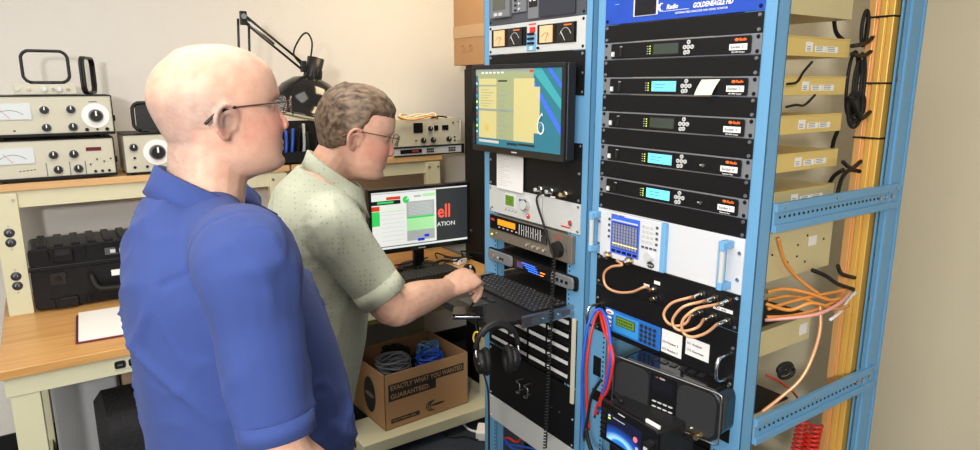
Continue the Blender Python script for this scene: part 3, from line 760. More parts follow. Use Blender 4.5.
def sp(u0, v0, u1, v1, m, l=1): b.plate(x0+(x1-x0)*u0, z0+(z1-z0)*v0, x0+(x1-x0)*u1, z0+(z1-z0)*v1, m, -.003-.0003*l, .0003)
vs = lambda L: [(x0+(x1-x0)*u, -.0034, z0+(z1-z0)*v) for u, v in L]
b.add(vs([(.66, 1), (.78, 1), (1, .62), (1, .5)]), [(0, 1, 2, 3)], TEAL2); b.add(vs([(.6, .95), (.62, 1), (1, .3), (1, .2)]), [(0, 1, 2, 3)], STEALB)
b.add(vs([(.84, 1), (.88, 1), (1, .8), (1, .74)]), [(0, 1, 2, 3)], STEALB)
sp(.0, .92, .7, 1, SGR, 2); sp(.03, .87, .7, .96, SYEL2, 3); sp(.04, .1, .27, .88, SYEL, 4); sp(.27, .1, .48, .88, SYEL2, 4); sp(.48, .1, .71, .88, SYEL, 4); sp(.71, .22, .77, .78, SYEL, 3)
sp(.04, .46, .48, .49, SGR, 5); sp(.04, .78, .27, .8, SGR, 5); sp(.29, .84, .4, .86, INK, 5); sp(.4, .04, .52, .07, INK, 5); sp(.53, .05, .72, .075, INK, 5); sp(.04, .04, .3, .075, LGREY, 5)
for i in range(10): sp(.29+.03*(i % 2), .14+i*.065, .36+.02*(i % 3), .155+i*.065, SGR, 5)
for i in range(7): sp(.07, .52+i*.035, .17+.03*(i % 3), .528+i*.035, SYEL2, 5)
sp(.12, .2, .17, .28, scr('amber', (.7, .5, .1), .7), 5)
for i in range(10): sp(.008, .08+i*.08, .022, .11+i*.08, [RED, WHITE, LEDY, SKYB][i % 4], 5)
for i in range(6): sp(.08+.05*i, .945, .11+.05*i, .965, WHITE, 6)
sp(.66, .955, .7, .98, RED, 6); b.build('screen', r)
text(r, '6', .095, .106, .075, WHITE, y=-.005, sx=.85, name='numeral'); text(r, '6', .08, .1115, .08, TEAL, y=-.0056, sx=.75, name='numeral', bold=-.0005)
MB().plate(-.014, .009, .014, .0125, LGREY, -.0086).build('maker_mark', r)
b = MB(); b.box((-.1, .05, .1), (.1, .0545, .16), BLACK); b.build('mounting_plate', r)

# headphones and hook
p = at(497, 330, 1.78); hx, hy, hz = -1.60, 1.0, .98
r = root('headphones', 'black headphones hanging from the front of the keyboard drawer', 'headphones', tuple(at(497, 347, 1.9)), R_(72))
r.scale = (.84, .84, .84)
b = MB(); arc = [(.075*math.cos(t), 0, .0+.088*math.sin(t)) for t in [PI*i/12 for i in range(13)]]
b.tube(arc, .009, BLKPL, n=10, sub=3); b.build('headband', r)
b = MB(); arc = [(.069*math.cos(t), 0, .081*math.sin(t)) for t in [PI*(.2+.6*i/10) for i in range(11)]]; b.tube(arc, .011, RUBBER, n=10, sub=3); b.build('headband_pad', r)
for s_ in (-1, 1):
    b = MB(); b.tube([(s_*.075, 0, 0), (s_*.076, -.01, -.02), (s_*.07, -.034, -.04)], .004, STEEL, n=8); b.tube([(s_*.075, 0, 0), (s_*.076, .01, -.02), (s_*.07, .034, -.04)], .004, STEEL, n=8); b.build('yoke', r)
    b = MB(); b.lathe([(0, .02), (.03, .018), (.04, .01), (.042, 0), (.04, -.012), (0, -.014)], BLKPL, (s_*.058, 0, -.048), (s_, 0, -.12), n=28); b.build('ear_cup', r)
    b = MB(); T = [(s_*.04, .032*math.cos(a), -.048+.038*math.sin(a)) for a in [2*PI*i/16 for i in range(16)]]; b.tube(T, .012, RUBBER, n=8, sub=2, closed=True); b.build('ear_pad', r)
# ---------------------------------------------------------------- cables
def cable(pts, rad, m, name, label, cat='cable', group=None, n=8, extra=None):
    b = MB(); b.tube(pts, rad, m, n=n)
    if extra: extra(b)
    return single(b, name, label, cat, group)
def bnc(b, p, d, m=CHROME):
    p = V(p); d = V(d).normalized(); b.cyl(p, p+d*.022, .0055, m, n=12); b.cyl(p+d*.022, p+d*.034, .004, BRASS, n=10)
# tangle cord: straight then coiled, from the socket on the left rack
s0 = onY(553, 191, PY)-V((0, .035, 0))
s1 = onY(554, 258, 1.2); s2 = onY(545, 448, 1.15)
def cord_extra(b): b.tube(coil(s1, s2, .0048, 62), .0022, RUBBER, n=6, sub=1)
cable([s0, s0+V((.0, -.03, -.02)), s0*.5+s1*.5+V((0, -.02, 0)), s1], .0035, RUBBER, 'coiled_cable', 'black cord from the coax socket, coiled below, hanging in front of the left rack', extra=cord_extra)
h0 = at(483, 372, 1.88); h1 = at(489, 450, 1.92)
cable([h0, at(488, 390, 1.88), at(489, 420, 1.9), h1, at(490, 520, 1.95)], .003, RUBBER, 'headphone_cable', 'straight black cord hanging down from the headphones')
# yellow tape ring by the headphones
r = root('cable_ring', 'small yellow loop hanging beside the headphones', 'cable loop', tuple(at(477, 338, 1.95)), R_(40))
b = MB(); b.tube([(.011*math.cos(t), 0, .019*math.sin(t)) for t in [2*PI*i/14 for i in range(14)]], .0028, YEL, n=8, sub=2, closed=True); b.build('ring', r)
b = MB(); b.tube([(0, .002, .019), (-.004, .004, .04), (-.002, .002, .062)], .0025, BLKPL); b.build('strap', r)
# coax jumpers on the front of the right rack
def jp(i): x, z = JP[i]; return V((XRc+x, PY-.02, zc+z))
def jumper(a, b_, mids, label):
    def ex(m):
        bnc(m, a+V((0, .006, 0)), (0, -1, -.1)); bnc(m, b_+V((0, .006, 0)), (0, -1, -.1))
    return cable([a+V((0, -.02, 0)), *mids, b_+V((0, -.02, 0))], .0036, ORC, 'coax_jumper', label, 'coax cable', 'copper coloured coax jumpers', extra=ex)
sa = V((XRc-.214, PY-.044, za+.006)); sb = V((XRc-.118, PY-.044, za+.01))
g = lambda x, y, Y=1.25: onY(x, y, Y)
cable([sb+V((-.0, -.0, 0)), g(622, 265), g(611, 267), g(604, 274), g(606, 286), g(617, 292), g(632, 292), g(645, 287), jp(0)], .0036, ORC, 'coax_jumper', 'copper coax jumper looping from the spectrum analyser to the socket panel', 'coax cable', 'copper coloured coax jumpers')
jumper(jp(2), jp(5), [g(688, 298, 1.25), g(672, 303, 1.23), g(664, 313, 1.22), g(667, 322, 1.22), g(676, 326, 1.22), g(686, 323, 1.24)], 'leftmost copper coax loop joining an upper and a lower socket')
jumper(jp(3), jp(6), [g(700, 302, 1.24), g(683, 307, 1.21), g(673, 319, 1.2), g(675, 328, 1.2), g(685, 331, 1.21), g(698, 327, 1.23)], 'middle copper coax loop of the three beside the paper labels')
jumper(jp(4), jp(7), [g(714, 305, 1.24), g(696, 309, 1.2), g(683, 320, 1.18), g(683, 332, 1.18), g(692, 337, 1.19), g(706, 333, 1.22)], 'rightmost copper coax loop, hanging lowest over the paper labels')
# red / blue patch leads hanging through the left handle
hc = g(601, 312, 1.255)
G_ = 'red and blue patch leads through the handle'
def lead(pts, m, label):
    P = [g(*p) for p in pts]
    def ex(b): b.cyl(P[-1], P[-1]+(P[-1]-P[-2]).normalized()*.03, .0065, m, r1=.005, n=12); b.cyl(P[-1]+(P[-1]-P[-2]).normalized()*.03, P[-1]+(P[-1]-P[-2]).normalized()*.042, .0035, CHROME, n=10)
    return cable(P, .0042, m, 'patch_lead', label, 'patch lead', G_, extra=ex)
lead([(584, 440, 1.2), (582, 400, 1.2), (583, 360, 1.2), (589, 322, 1.22), (599, 309, 1.25), (607, 320, 1.23), (611, 350, 1.2), (608, 375, 1.2), (601, 402, 1.2)], BLUEC, 'blue patch lead looped over the left handle, outer loop')
lead([(589, 430, 1.21), (587, 400, 1.21), (587, 360, 1.21), (593, 325, 1.235), (600, 311, 1.262), (606, 325, 1.24), (609, 350, 1.21), (606, 380, 1.21), (598, 406, 1.21)], RED, 'red patch lead looped over the left handle, inner loop')
lead([(600, 312, 1.268), (604, 330, 1.235), (613, 355, 1.19), (609, 385, 1.19), (603, 398, 1.19)], RED, 'red patch lead hanging from the handle on its right side')
lead([(601, 380, 1.18), (592, 395, 1.18), (588, 415, 1.18), (586, 428, 1.18)], RUBBER, 'black lead with metal plug at the foot of the middle posts')
cable([g(586, 428, 1.17), g(588, 440, 1.17), g(592, 452, 1.17), g(600, 470, 1.17), V((-1.3, 1.12, .3)), V((-1.3, 1.14, .012))], .006, RUBBER, 'thick_cable', 'thick black cable dropping beside the middle posts')
cable([g(613, 385, 1.3), g(608, 378, 1.27), g(612, 388, 1.22), g(622, 402, 1.16)], .0045, RUBBER, 'stereo_cable', 'black cable running to the back of the car stereo')
# brass fittings at lower right of the radio
r = root('brass_fittings', 'pair of brass connectors lying beside the tabletop radio', 'connector', (-.925, 1.24, RZ-.001+.008))
b = MB(); b.cyl((-.02, 0, -.01), (.02, -.01, .01), .006, BRASS, n=10); b.cyl((0, .01, .0), (.012, -.02, .0), .007, BRASS, n=6); b.cyl((-.012, -.008, .01), (.015, .01, .025), .004, BRASS, n=10); b.build('fitting', r)
# cables inside the right rack
S = lambda x, y, Y: onY(x, y, Y)
GI = 'orange coax cables inside the right rack'
sets = [([(778, 238, 1.45), (785, 262, 1.5), (800, 280, 1.56), (822, 296, 1.62), (836, 303, 1.66)], 'orange coax dropping from the side brace to the cable bundle'),
 ([(768, 292, 1.45), (785, 289, 1.5), (808, 293, 1.55), (830, 300, 1.62), (848, 296, 1.7)], 'topmost orange coax of the bundle in the rack'),
 ([(768, 309, 1.42), (790, 302, 1.5), (815, 296, 1.58), (846, 290, 1.72)], 'orange coax crossing upward over the bundle'),
 ([(767, 317, 1.42), (790, 316, 1.48), (815, 310, 1.55), (845, 297, 1.7)], 'lower orange coax of the bundle in the rack'),
 ([(768, 300, 1.5), (788, 296, 1.55), (805, 299, 1.55), (825, 307, 1.6), (846, 303, 1.72)], 'orange coax threaded through the middle of the bundle'),
 ([(766, 304, 1.4), (790, 310, 1.46), (812, 303, 1.5), (835, 309, 1.6), (848, 306, 1.7)], 'orange coax running level across the middle of the bundle')]
for pts, lab in sets: cable([S(*p) for p in pts], .0045, ORC2, 'coax_cable', lab, 'coax cable', GI)
cable([S(820, 303, 1.56), S(820, 330, 1.55), S(812, 358, 1.53), S(800, 380, 1.5), S(780, 398, 1.46), S(762, 412, 1.42)], .0045, ORC, 'coax_cable', 'long pale copper coax curving down from the bundle to the lower rack', 'coax cable', GI)
cable([S(765, 320, 1.42), S(790, 318, 1.45), S(818, 314, 1.5), S(840, 303, 1.6), S(850, 292, 1.7)], .0045, mat('pink_coax', (.75, .35, .3), .4), 'coax_cable', 'pinkish coax along the lower edge of the bundle', 'coax cable')
cable([S(830, 320, 1.6), S(840, 312, 1.65), S(848, 300, 1.72), S(856, 292, 1.8)], .004, WHITE, 'white_cable', 'short white cable at the right end of the orange bundle')
GB = 'black power cords of the encoders'
for k, (a, b_) in enumerate((((787, 84), (812, 62)), ((786, 107), (815, 95)))):
    cable([S(a[0], a[1], 1.42), S(a[0]+10, a[1]-2, 1.45), S((a[0]+b_[0])/2+4, b_[1]+10, 1.5), S(b_[0], b_[1], 1.55)], .003, RUBBER, 'thin_cable', ['thin black cord hanging under the first gold chassis of the rack', 'thin black cord hanging under the second gold chassis of the rack'][k], 'cable', GB)
BK = [([(836, -4, 1.78), (834, 15, 1.78), (836, 32, 1.76), (843, 40, 1.74)], 'black cord running down beside the top chassis'),
      ([(852, 46, 1.72), (862, 44, 1.8), (872, 38, 1.86), (876, 25, 1.9)], 'black cord plugged into the first gold chassis'),
      ([(852, 54, 1.72), (862, 56, 1.8), (870, 52, 1.86), (876, 45, 1.9)], 'second black cord at the first gold chassis end'),
      ([(850, 96, 1.72), (856, 108, 1.75), (862, 118, 1.8), (870, 112, 1.86)], 'black cord hanging from the second gold chassis'),
      ([(838, 130, 1.72), (834, 140, 1.74), (832, 150, 1.76)], 'short black cord below the silver gold chassis'),
      ([(843, 170, 1.7), (834, 176, 1.74), (828, 186, 1.78)], 'black cord curling out of the lowest amber chassis'),
      ([(838, 192, 1.7), (842, 178, 1.75), (850, 170, 1.82), (862, 172, 1.88)], 'black cord arching behind the lowest chassis'),
      ([(843, 162, 1.72), (852, 168, 1.8), (862, 160, 1.88)], 'black cord bridging to the rear channel'),
      ([(812, 270, 1.62), (826, 276, 1.66), (838, 284, 1.75), (856, 290, 1.88)], 'black power cord under the deep pale chassis'),
      ([(838, 266, 1.68), (842, 274, 1.75), (856, 278, 1.88)], 'short black cord at the rear of the pale chassis')]
for pts, lab in BK: cable([S(*p) for p in pts], .0055, RUBBER, 'power_cable', lab, 'power cable', 'black power cords inside the right rack')
# hanging black bundle
def bundle(c, w, h, n, label, m=RUBBER, rad=.0045, Y=1.84, name='cord_bundle', seed=1):
    rnd = random.Random(seed); b = MB()
    for i in range(n):
        a = rnd.uniform(.55, 1); o = V((rnd.uniform(-.008, .008), rnd.uniform(-.02, .02), rnd.uniform(-.01, .01)))
        P = [c+o+V((a*w*math.sin(t)*.35*0.5, w*a*math.sin(t), h*a*math.cos(t)*(1 if math.cos(t) > 0 else 1.05))) for t in [2*PI*k/10 for k in range(10)]]
        b.tube(P, rad, m, n=7, sub=3, closed=True)
    return single(b, name, label, 'cable bundle')
bundle(S(858, 85, 1.82), .022, .095, 4, 'black power cord bundle hanging beside the amber channel', seed=3)
bundle(S(857, 108, 1.8), .03, .05, 4, 'loop of black cord at the bottom of the hanging bundle', seed=4)
bundle(S(866, 28, 1.86), .014, .05, 4, 'black cord knot at the top of the amber channel', seed=5)
bundle(S(785, 370, 1.5), .028, .016, 4, 'black cable coil under the grey chassis', seed=6)
for k, (x, y) in enumerate(((798, 432), (812, 436), (806, 445))):
    p = S(x, y, 1.75); b = MB(); b.tube(coil(p+V((0, 0, -.09)), p+V((.0, .02, .03)), .014, 9), .0048, RED, n=7, sub=1)
    single(b, 'red_cable_coil', ['left red coiled cable behind the lower side brace', 'right red coiled cable behind the lower side brace', 'lowest red coiled cable behind the lower side brace'][k], 'cable coil', 'red coiled cables')
cable([S(764, 420, 1.5), S(780, 428, 1.6), S(800, 420, 1.7), S(815, 408, 1.75)], .004, RED, 'red_lead', 'thin red lead running to the red coils')
cable([S(766, 375, 1.6), S(780, 382, 1.65), S(793, 392, 1.7), S(800, 402, 1.75)], .003, RED, 'thin_red_lead', 'dark red lead slanting across the gap above the lower brace')
# lower black units inside the right rack
r = gear('lower_case', 'black boxed unit inside the right rack beneath the lower brace', 'rack unit', XRc, .3)
b = MB(); b.box((-.215, .17, 0), (.215, .42, .25), BLACK, .003); b.build('case', r)
r = gear('inner_tray', 'black inner tray carrying the orange coax bundle', 'tray', XRc, 1.088)
b = MB(); b.box((-.21, .05, 0), (.216, .33, .003), BLACK); b.box((-.21, .2, .003), (.1, .38, .02), GOLDG, .001); b.build('tray', r)
b = MB(); b.cyl((.19, .1, .01), (.19, .1, .03), .008, BRASS, n=10); b.cyl((.17, .16, .005), (.17, .16, .028), .006, BRASS, n=10); b.build('connector', r)
# tangles in the base of the left rack
for k, (m_, pts, lab) in enumerate(((BLUEC, [(496, 440), (506, 444), (520, 446), (535, 450), (545, 458)], 'blue wire in the bottom of the left rack'), (RED, [(500, 440), (508, 438), (516, 442), (522, 438)], 'red wire in the bottom of the left rack'),
    (BLUEC, [(498, 434), (505, 440), (512, 448), (526, 452)], 'second blue wire in the bottom of the left rack'))):
    cable([onY(x, y, 1.36) for x, y in pts], .004, m_, 'loose_wire', lab, 'wire', 'loose wires in the bottom of the left rack')

# ---------------------------------------------------------------- black cabinet and carton
r = root('storage_cabinet', 'tall black cabinet standing behind the left rack at the bench end', 'cabinet', (-2.76, 2.15, 0))
b = MB(); b.box((-.27, -.24, .03), (.27, .24, 1.78), BLACK, .003); b.build('body', r)
b = MB(); b.box((-.26, -.255, .05), (.26, -.24, 1.76), BLACK, .003); b.build('door', r)
b = MB(); b.cyl((-.2, -.255, .9), (-.2, -.275, .9), .01, STEEL, n=12); b.build('lock', r)
r = root('cardboard_carton', 'taped brown cardboard carton sitting on top of the black cabinet', 'box', (-2.99, 2.1, 1.781), R_(0))
b = MB(); b.box((-.14, -.2, 0), (.19, .19, .37), CARD, .003); b.build('carton', r)
b = MB(); b.box((-.141, -.2015, .14), (.191, -.2, .2), TAPE); b.build('tape_strip', r)
b = MB(); 
for x in (-.04, .03): b.tube([(x+.013*math.cos(t), -.2012, .09+.013*math.sin(t)) for t in [2*PI*i/12 for i in range(12)]], .0012, CARDD, n=5, closed=True)
b.plate(-.05, .065, .05, .068, CARDD, -.2006); b.build('printed_mark', r)

# ---------------------------------------------------------------- workbenches
GREYP = mat('grey_back_panel', (.5, .52, .55), .6)
def bench(y0, y1, label, low):
    r = root('workbench', label, 'workbench', (-3.05, (y0+y1)/2, 0)); L = (y1-y0)/2
    fx = .47       # front edge x = -2.58
    b = MB(); b.box((-.5, -L, .727), (fx, L, .76), WOODT, .003); b.build('worktop', r)
    b = MB(); b.box((fx-.045, -L+.01, .655), (fx-.02, L-.01, .727), BENCHM, .002); b.build('apron', r)
    for yy in (-L+.02, L-.1):
        for xx in (fx-.1 if not (low and yy < 0) else fx-.5, -.45):
            b = MB(); b.box((xx, yy, .02), (xx+.075, yy+.085, .727), BENCHM, .003)
            if xx > 0:
                for z in (.69, .25): b.cyl((xx+.075, yy+.02, z), (xx+.079, yy+.02, z), .007, STEEL, n=10); b.cyl((xx+.075, yy+.068, z), (xx+.079, yy+.068, z), .007, STEEL, n=10)
            b.build('leg', r)
        b = MB(); b.box((-.45, yy+.01, .03), (fx-.03, yy+.075, .085), BENCHM, .003); b.build('foot_rail', r)
    for k, yy in enumerate((-L+.02, L-.1)):
        up = MB(); up.box((-.19, yy, .76), (-.15, yy+.085, 1.262), BENCHM, .003)
        for q in (.015, .07): up.cyl((-.15, yy+q, 1.235), (-.146, yy+q, 1.235), .006, STEEL, n=10)
        o = up.build('riser_post', r)
        if k == 0:
            for z in (.905, 1.085):
                b = MB()
                for dz in (-.02, .02):
                    b.lathe([(0, .003), (.017, .003), (.0185, 0)], SLATE2, (-.15, yy+.0425, z+dz), (1, 0, 0), n=20); b.box((-.147, yy+.034, z+dz-.002), (-.1465, yy+.037, z+dz+.006), STEEL); b.box((-.147, yy+.046, z+dz-.002), (-.1465, yy+.049, z+dz+.006), STEEL)
                b.cyl((-.15, yy+.0425, z+.047), (-.148, yy+.0425, z+.047), .003, STEEL, n=8); b.cyl((-.15, yy+.0425, z-.047), (-.148, yy+.0425, z-.047), .003, STEEL, n=8); b.build('outlet', o)
    b = MB(); b.box((-.19, -L+.02, 1.2), (-.165, L-.02, 1.27), BENCHM, .002); b.build('shelf_rail', r)
    b = MB(); b.box((-.5, -L, 1.27), (-.15, L, 1.3), WOODE, .002); b.build('upper_shelf', r)
    if low:
        b = MB(); b.box((.28, -L+.03, .045), (fx+.05, L-.1, .1), BENCHM, .003); b.build('lower_rail', r)
        b = MB(); b.box((-.45, -L+.1, .3), (-.43, L-.1, .727), BENCHM); b.box((.1, -L+.1, .5), (.12, L-.11, .727), mat('olive_board', (.42, .36, .1), .6)); b.build('modesty_panel', r)
    else:
        b = MB()
        b.box((fx-.02, L*0-.27, .675), (fx-.016, -.17, .712), BENCHM, .001)
        for q in (-.25, -.205): b.rbox((fx-.017, q-.018, .68), (fx-.012, q+.018, .708), BLKPL, .008, axis=0); b.box((fx-.0125, q-.008, .69), (fx-.0115, q+.008, .696), STEEL)
        b.build('power_outlet', r)
    return r
bench(-.2, 1.0, 'cream steel workbench with wooden top at left, holding the rugged case', 0)
bench(1.01, 1.86, 'cream steel workbench under the desktop monitor, next to the left rack', 1)

# things on bench --------------------------------------------------------
def bgear(name, label, cat, y, z, x=-3.2, group=None): return root(name, label, cat, (x, y, z), PI/2, group)
KN = BLKPL
def knob(r, x, z, rad, y=0, m=None, h=.016, name='knob'):
    b = MB(); m = m or KN
    b.cyl((x, y, z), (x, y-.003, z), rad*1.12, STEEL, n=20); b.cyl((x, y-.003, z), (x, y-h, z), rad, m, r1=rad*.85, n=20); b.box((x-rad*.12, y-h-.001, z), (x+rad*.12, y-h, z+rad*.8), WHITE); b.build(name, r)
def receiver(y, z, label, top):
    r = bgear('test_receiver', label, 'test receiver', y, z, group=None)
    W = .215; h = .165
    b = MB(); b.box((-W, 0, .018), (W, .28, h), CREAM, .003); b.build('case', r)
    b = MB(); b.box((-W-.003, -.006, .008), (W+.003, 0, .019), BLACK, .001); b.box((-W-.003, -.004, h), (W+.003, .28, h+.004), BLACK, .001); b.box((W, -.004, .01), (W+.004, 0, h), BLACK); b.build('trim', r)
    for x in (-.17, .17):
        for yy in (.03, .25): MB().cyl((x, yy, 0), (x, yy, .019), .01, RUBBER, n=12).build('foot', r)
    b = MB(); b.box((-.207, -.004, .075), (-.062, 0, .14), LGREY, .001); b.plate(-.203, .079, -.066, .136, METERW, -.0048)
    b.tube([(-.18, -.0055, .095), (-.16, -.0055, .108), (-.135, -.0055, .113), (-.11, -.0055, .108), (-.09, -.0055, .095)], .0007, INK, n=5); b.tube([(-.135, -.0055, .082), (-.165, -.0055, .118)], .0007, RED, n=5); b.build('meter', r)
    if top:
        for x in (-.02, .07):
            for zz in (.112, .042): knob(r, x, zz, .0165)
        b = MB(); b.cyl((.155, 0, .085), (.155, -.004, .085), .05, WHITE, n=40); b.build('dial_plate', r)
        knob(r, .155, .085, .025, -.004, h=.024, name='tuning_knob')
        b = MB()
        for x, zz in ((.118, .03), (.155, .03), (.19, .03)): b.cyl((x, 0, zz), (x, -.01, zz), .007 if x != .155 else .004, BLACK, n=12)
        b.plate(.135, .14, .165, .143, INK); b.plate(-.13, .03, -.122, .036, INK); b.build('jack', r)
    else:
        for x, zz in ((.0, .105), (.07-.0, .105), (.01, .045), (.08, .045)): knob(r, x, zz, .0165)
        b = MB(); b.box((.115, -.003, .115), (.17, 0, .13), mat('red_window', (.12, .02, .03), .2), .001); b.build('display', r)
        b = MB()
        for x, zz in ((.14, .03), (.19, .03), (.125, .06), (.15, .08), (.175, .07), (.2, .08), (.165, .03)): b.cyl((x, 0, zz), (x, -.008, zz), .0055 if zz < .04 else .003, BLACK, n=10)
        for i in range(5): b.plate(-.12+i*.012, .045+i*.001, -.112+i*.012, .048+i*.001, INK)
        for x in (.105, .05, -.03): b.plate(x, .02, x+.004, .075, EARG)
        b.build('jack', r)
    b = MB(); b.box((W+.002, .02, .06), (W+.012, .2, .085), BLACK, .003); b.build('side_strap', r)
    return r
receiver(.045, 1.30, 'cream receiver with four knobs, bottom of the stack on the left shelf', False)
receiver(.055, 1.473, 'cream receiver with large white dial, on top of the other receiver', True)
r = bgear('preamplifier', 'small cream box with row of knobs on top of the stacked receivers', 'signal box', .05, 1.643)
b = MB(); b.box((-.105, 0, .003), (.105, .12, .042), CREAM, .002); b.build('case', r)
for x in (-.08, -.045, .035, .085): 
    b = MB(); b.cyl((x-.01, 0, .023), (x-.01, -.008, .023), .006, CHROME, n=14); b.build('jack', r)
for x in (0.005, .055): knob(r, x-.01, .023, .011, m=LGREY, h=.012)
def loop_ant(name, label, loc, rz, w, h, z0=0, tube=.0075, solid=False):
    r = root(name, label, 'loop antenna', loc, rz)
    b = MB(); rr = .03; P = []
    for (cx, cz, a0) in ((w/2-rr, h-rr, 0), (-w/2+rr, h-rr, 90), (-w/2+rr, rr, 180), (w/2-rr, rr, 270)):
        for k in range(6): t = R_(a0+18*k); P.append((cx+rr*math.cos(t), 0, cz+rr*math.sin(t)+tube))
    for s_ in (-.005, .005): b.tube([(p[0], s_, p[2]) for p in P], tube, BLKPL, n=10, sub=2, closed=True)
    b.build('loop', r)
    b = MB(); b.rbox((-.02, -.014, -.002), (.02, .014, .01), BLKPL, .003, axis=2); b.build('mount', r)
    if solid: MB().box((-w/2+.01, -.003, .012), (w/2-.01, .003, h), BLKPL, .002).build('backplate', r)
    return r
loop_ant('loop_antenna', 'black rounded square loop antenna standing on the small cream box', (-3.23, .06, 1.686), PI/2, .155, .122, tube=.006)
loop_ant('loop_antenna', 'black loop antenna seen nearly edge on beside the small cream box', (-3.27, .205, 1.645), R_(163), .16, .14, tube=.006)
loop_ant('loop_antenna', 'black loop antenna lying behind the bald man, on the small cream receiver', (-3.28, .43, 1.478), R_(85), .15, .12, solid=True)
r = bgear('compact_receiver', 'small cream receiver with white tuning dial just behind the bald man', 'test receiver', .45, 1.30)
b = MB(); b.box((-.15, 0, .012), (.15, .25, .172), CREAM, .003); b.build('case', r)
b = MB(); b.box((-.153, -.004, .172), (.153, .25, .176), BLACK, .001); b.box((-.153, -.004, .006), (.153, 0, .012), BLACK); b.build('trim', r)
for x in (-.12, .12): MB().cyl((x, .03, 0), (x, .03, .013), .01, RUBBER, n=12).build('foot', r)
knob(r, -.115, .12, .016)
b = MB(); b.cyl((-.025, 0, .095), (-.025, -.004, .095), .055, WHITE, n=40); b.build('dial_plate', r)
knob(r, -.025, .095, .03, -.004, h=.024, name='tuning_knob')
b = MB(); b.cyl((-.115, 0, .075), (-.115, -.006, .075), .005, BLACK, n=10); b.cyl((-.118, 0, .035), (-.118, -.006, .035), .006, BLACK, n=10); b.cyl((-.07, 0, .035), (-.07, -.006, .035), .006, BLACK, n=10); b.build('jack', r)
# instruments at right end of the shelf
r = bgear('signal_generator', 'cream rack instrument with black meters and knobs above the desktop monitor', 'test instrument', 1.79, 1.354)
b = MB(); b.box((-.22, 0, 0), (.19, .25, .148), CREAM, .002); b.build('case', r)
for x, zz, s_ in ((-.08, .1, .028), ): 
    b = MB(); b.box((x-s_, -.004, zz-s_), (x+s_, 0, zz+s_*.9), BLACKG, .001); b.build('meter', r)
b = MB(); b.box((.07, -.004, .08), (.11, 0, .108), BLACKG, .001); b.box((.02, -.004, .08), (.045, 0, .108), BLACKG, .001); b.build('display', r)
for x, zz, rad in ((-.005, .092, .013), (-.05, .03, .014), (.01, .03, .014), (.11, .03, .014)): knob(r, x, zz, rad)
b = MB()
for x, zz in ((-.095, .03), (.15, .04), (.15, .02), (.14, .12)): b.cyl((x, 0, zz), (x, -.008, zz), .004, BLACK, n=10)
b.build('jack', r)
b = MB(); b.tube([(.172, 0, .02), (.172, -.03, .02), (.172, -.03, .128), (.172, 0, .128)], .004, CREAM, n=8, sub=1); b.build('handle', r)
r = bgear('rack_display_unit', 'thin black framed unit with small red display under the cream instrument', 'rack unit', 1.8, 1.302)
b = MB(); b.box((-.235, 0, 0), (.19, .25, .05), LGREY, .002); b.box((-.238, -.005, 0), (.2, 0, .006), BLACK); b.box((-.238, -.005, .045), (.2, 0, .051), BLACK); b.box((.185, -.008, 0), (.2, 0, .051), BLACK); b.build('case', r)
b = MB(); b.plate(-.2, .015, -.07, .036, BLACKG, -.003, .003); b.plate(-.13, .02, -.09, .031, mat('led_dark_red', (.25, .02, .02), .3, emit=.3), -.0035); b.build('display', r)
b = MB()
for i in range(4):
    for j in range(2):
        for x0_ in (-.04, .1): b.box((x0_+i*.012, -.004, .014+j*.013), (x0_+.009+i*.012, 0, .023+j*.013), BLACK, .001)
b.build('keypad', r)
bb = MB()
for k in range(3):
    a = .088-.004*k; bb.tube([(-3.12+a*.55*math.cos(t), 1.67+a*1.3*math.sin(t), 1.512+.006*k+.008*math.sin(3*t+k)) for t in [2*PI*i/16 for i in range(16)]], .0042, ORC2 if k == 0 else CREAMC, n=7, sub=3, closed=True)
single(bb, 'coiled_cable', 'loose coil of orange and cream cable on the cream instrument', 'cable coil')
b = MB(); b.tube([(-3.07, 1.72, 1.508), (-3.1, 1.78, 1.516), (-3.12, 1.84, 1.51), (-3.15, 1.86, 1.507)], .004, BLACK); single(b, 'antenna_lead', 'short black lead lying on top of the cream instrument', 'cable')
# case
r = root('rugged_case', 'black ribbed rugged equipment case lying on the left workbench', 'equipment case', (-3.19, .2, .761), PI/2)
CB = mat('rugged_case_plastic', (.007, .007, .009), .32, bump=.15, bscale=250); CB.node_tree.nodes['Principled BSDF'].inputs['Specular IOR Level'].default_value = .25
b = MB(); b.rbox((-.29, 0, .008), (.29, .24, .18), CB, .02, edge=.006); b.build('base', r)
b = MB(); b.rbox((-.29, 0, .184), (.29, .24, .268), CB, .02, edge=.006)
b.build('lid', r)
b = MB()
for i in range(9): b.rbox((-.255+i*.06, .004, .262), (-.225+i*.06, .236, .278), CB, .004, axis=1, edge=.004)
b.build('rib', r)
b = MB(); b.box((-.294, -.006, .172), (.294, .02, .192), CB, .004); b.build('seam_rim', r)
for x in (-.17, .17):
    b = MB(); b.rbox((x-.035, -.02, .205), (x+.035, -.004, .26), CB, .006, edge=.003); b.rbox((x-.025, -.026, .235), (x+.025, -.019, .256), BLKPL, .004); b.build('latch', r)
    b = MB(); b.rbox((x-.035, -.015, .01), (x+.035, -.003, .05), CB, .006, edge=.003); b.build('latch_foot', r)
b = MB()
for x in (-.235, -.215, -.105, .02, .045, .1, .235, .255):
    b.rbox((x, -.012, .215), (x+.014, 0, .262), CB, .004); b.rbox((x, -.012, .012), (x+.014, 0, .05), CB, .004)
b.build('corner_ridge', r)
b = MB(); b.rbox((-.225, -.01, .11), (-.17, -.003, .16), BLKPL, .008); b.cyl((-.197, -.01, .135), (-.197, -.016, .135), .012, BLACKG, n=16); b.build('pressure_valve', r)
